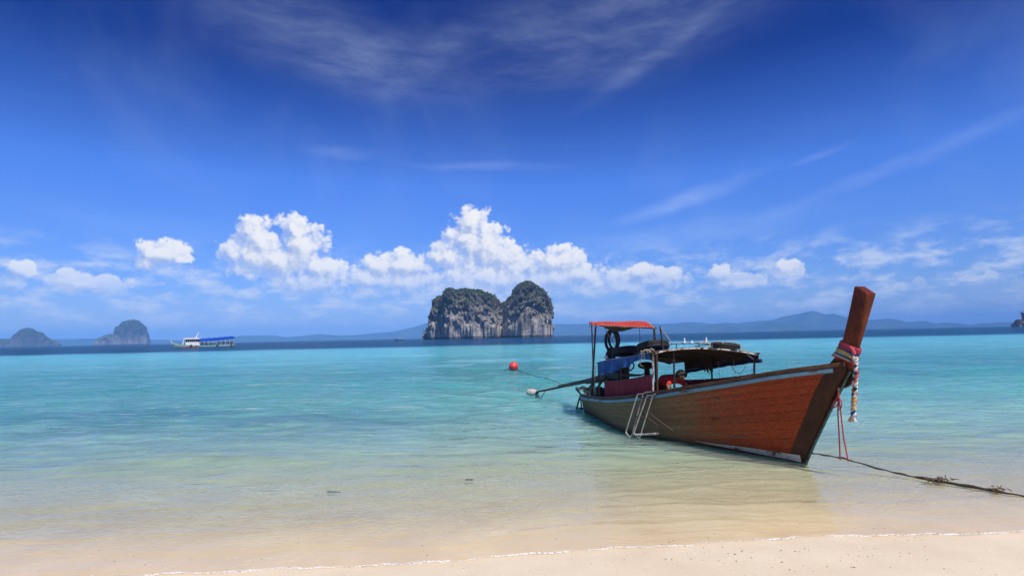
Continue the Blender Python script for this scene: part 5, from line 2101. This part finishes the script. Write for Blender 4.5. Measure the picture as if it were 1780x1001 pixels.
# orange dinghy alongside
dq = (Matrix.Translation((fo.x, fo.y, 0)) @ Matrix.Rotation(-fb, 4, 'Z')) @ fz(600, 512, -4.2)
dg = empty('dinghy', 'low orange dinghy floating beside the white tour boat', 'dinghy', (dq.x, dq.y, 0), -fb)
P = []
for i in range(17):
    t = i / 16
    x = -3.3 + 6.6 * t
    w = .62 * math.sin(PI * min(max(t, .02), .98)) ** .5
    s_ = .18 * (2 * t - 1) ** 2
    P.append([Vector((x, -w, .34 + s_)), Vector((x, -w * .7, -.05)), Vector((x, w * .7, -.05)), Vector((x, w, .34 + s_)), Vector((x, w * .82, .30 + s_)), Vector((x, w * .6, .12)), Vector((x, -w * .6, .12)), Vector((x, -w * .82, .30 + s_))])
mb = MB()
mb.grid(P, closed_v=True)
mb.add(P[0], [tuple(range(8))])
mb.add(P[-1], [tuple(range(8))])
mb.build('hull', FM['ored'], dg)
for x in (-1.4, .2, 1.6):
    MB().box((x, 0, .25), (.35, .9, .05)).build('seat', FM['tan'], dg, bevel=.01)

# tiny longtail left of the rock
tq = at_dist(694.5, 588, 760)
tb_ = empty('longtail_boat', 'tiny dark longtail boat with a pale canopy far off, left of the rock island', 'boat', (tq.x, tq.y, 0), -math.atan2(tq.x, tq.y) + .2)
P = []
for i in range(15):
    t = i / 14
    x = -5.6 + 11.2 * t
    w = 1.0 * math.sin(PI * min(max(t, .03), .97)) ** .6
    zt = .75 + 1.2 * max(0, .35 - t) ** 1.5 * 6
    P.append([Vector((x, -w, zt)), Vector((x, -w * .75, -.2)), Vector((x, w * .75, -.2)), Vector((x, w, zt))])
mb = MB()
mb.grid(P, closed_v=True)
mb.add(P[0], [(0, 1, 2, 3)])
mb.add(P[-1], [(0, 1, 2, 3)])
mb.build('hull', M['cheek'], tb_)
mb = MB()
P = [[Vector((x, 1.0 * math.sin(a), 2.0 + .35 * math.cos(a))) for a in np.linspace(-1.4, 1.4, 7)] for x in (-1.5, 1, 4.2)]
mb.grid(P)
mb.grid([[p + Vector((0, 0, .06)) for p in r] for r in P])
mb.build('canopy', FM['teal'], tb_)
for x in (-1.4, 1.2, 4.0):
    for yy in (-.9, .9):
        MB().beam((x, yy, .6), (x, yy, 2.1), .08, .08).build('canopy_post', FM['tan'], tb_)

# rocky point with a dark hut at the right edge
HD = 1500.0
hp = [(1757, 564.5), (1762, 561), (1765, 557), (1768, 555), (1776, 555), (1778, 558), (1784, 558), (1792, 556), (1806, 554), (1822, 558), (1834, 564)]
o4, l4, b4, P4 = island_mesh('rocky_point', hp, [(1757, 3), (1768, 14), (1800, 18), (1834, 3)], HD, rock_material('dark_rock', False, (.50, .39, .30), (.03, .026, .026), 18, .25), 90, 40, 2.0, 6, pw=.45)
o4.location = (l4.x, l4.y, 0)
o4.rotation_euler = (0, 0, -b4)
tag(o4, 'dark rocky outcrop low in the sea at the right edge', 'rock')
hq = at_dist(1789, 556.5, HD)
hut = empty('lookout_hut', 'dark narrow building standing on the rocky outcrop at the right edge', 'hut', (hq.x, hq.y, hq.z - 3), -math.atan2(hq.x, hq.y))
MB().box((0, 0, 9), (22, 15, 17)).build('wall', simple('hut_wall', (.035, .03, .07), .7, .3, .3), hut, bevel=.1)
for sx in (-1, 1):
    mb = MB()
    mb.box((sx * 11.2, -7.6, 9), (.9, .9, 17))
    mb.build('corner_post', M['white'], hut)
mb = MB()
rp_ = [(-12.5, 17.6), (0, 22), (12.5, 17.6), (12.5, 18.2), (0, 22.8), (-12.5, 18.2)]
mb.grid([[Vector((x, y, z)) for x, z in rp_] for y in (-9, 9)], closed_v=True)
for y in (-9, 9):
    mb.add([Vector((x, y, z)) for x, z in rp_], [(0, 1, 4, 5), (1, 2, 3, 4)])
mb.build('roof', simple('hut_roof', (.05, .04, .06), .8, .3, .3), hut)

# ==================================================================== small things on the shore
# foam along the water's edge
mb = MB()
fr_ = random.Random(21)
P = []
X = -6.0
rows = []
while X < 7.5:
    s0 = float(shore(X))
    nz = mnoise.noise(Vector((X * 1.4, 3, 0)))
    nf = mnoise.noise(Vector((X * 9, 7, 0)))
    w = max(.004, .020 + .024 * nz + .014 * nf)
    yc = s0 + .035 + .020 * mnoise.noise(Vector((X * 3.1, 0, 5))) + .008 * nf
    h = .010 + .006 * nf
    rows.append([Vector((X, yc - w, .0035)), Vector((X, yc - w * .6, .002 + h)), Vector((X, yc, .004 + h * 1.2)), Vector((X, yc + w * .6, .002 + h * .9)), Vector((X, yc + w, -.004))])
    X += .018
mb.grid(rows)
foam_m, fk, fbs = new_mat('sea_foam')
fv = fk.node('ShaderNodeTexCoord').outputs['Object']
fk.put(fbs.inputs['Base Color'], (.74, .71, .66))
fbs.inputs['Roughness'].default_value = .7
fn2 = fk.noise(fv, 70, 3, .6)
fn3 = fk.noise(fv, 2.6, 3, .6)
fk.put(fbs.inputs['Alpha'], fk.math('MULTIPLY', fk.smooth(fn2, .38, .52, .10, .9), fk.smooth(fn3, .34, .58, .25, 1.0)))
fk.put(fbs.inputs['Normal'], fk.bump(fn2, .8, .01))
mb.build('foam', foam_m, None, smooth=80, kind='stuff')

# shell and coral grit
shell_m, sk_, sbs = new_mat('shell_grit')
sr = sk_.node('ShaderNodeNewGeometry').outputs['Random Per Island']
sk_.put(sbs.inputs['Base Color'], sk_.ramp(sr, [(0, (.12, .09, .06)), (.16, (.26, .19, .13)), (.30, (.70, .64, .55)), (1, (.86, .82, .75))], 'CONSTANT'))
sbs.inputs['Roughness'].default_value = .7
mb = MB()
for i in range(900):
    x = fr_.uniform(-5, 7)
    if i < 420:
        y = fr_.uniform(4.9, float(shore(x)) - .02)
        if y > float(shore(x)) - .01:
            continue
    elif i < 640:
        x = fr_.gauss(2.4, .8)
        y = min(float(shore(x)) - .05, 5.75 + fr_.gauss(0, .22))
    else:
        y = float(shore(x)) + abs(fr_.gauss(0, .5))
    z = float(bed_z(np.array([x]), np.array([y]))[0])
    r = fr_.choice([.003, .0035, .004, .005, .006, .008])
    a = fr_.uniform(0, PI)
    c = Vector((x, y, z + r * .25))
    d1 = Vector((math.cos(a), math.sin(a), 0)) * r * fr_.uniform(1, 1.9)
    d2 = Vector((-math.sin(a), math.cos(a), 0)) * r
    d3 = Vector((0, 0, r * .7))
    mb.add([c + d1, c - d1, c + d2, c - d2, c + d3, c - d3], [(0, 2, 4), (2, 1, 4), (1, 3, 4), (3, 0, 4), (2, 0, 5), (1, 2, 5), (3, 1, 5), (0, 3, 5)])
mb.build('shell_grit', shell_m, None, smooth=0, kind='stuff')


# two bits of drifting weed in the shallows
def drift(name, px, py, lx, ly, mat, label, cat, seed):
    c = at_z(px, py, 0)
    root = empty(name, label, cat, c)
    rg2 = random.Random(seed)
    mb = MB()
    for k_ in range(14):
        p = Vector((rg2.gauss(0, lx * .4), rg2.gauss(0, ly * .5), rg2.random() * .006))
        d = Vector((rg2.uniform(.4, 1) * lx * .5, rg2.gauss(0, ly * .5), rg2.gauss(0, .008)))
        mb.tube([p - d, p + Vector((0, 0, .004)), p + d], [.003, .008, .003], 5)
    mb.build('frond', mat, root)
    return root


drift('seaweed', 580, 855, .09, .022, simple('bluish_weed', (.10, .20, .24), .6, .3, 20), 'bluish clump of weed drifting in the shallows, left of the other clump', 'seaweed', 2)
drift('seaweed', 815, 834, .10, .022, M['weed'], 'dark brown clump of weed in the shallows near the middle of the shore', 'seaweed', 4)
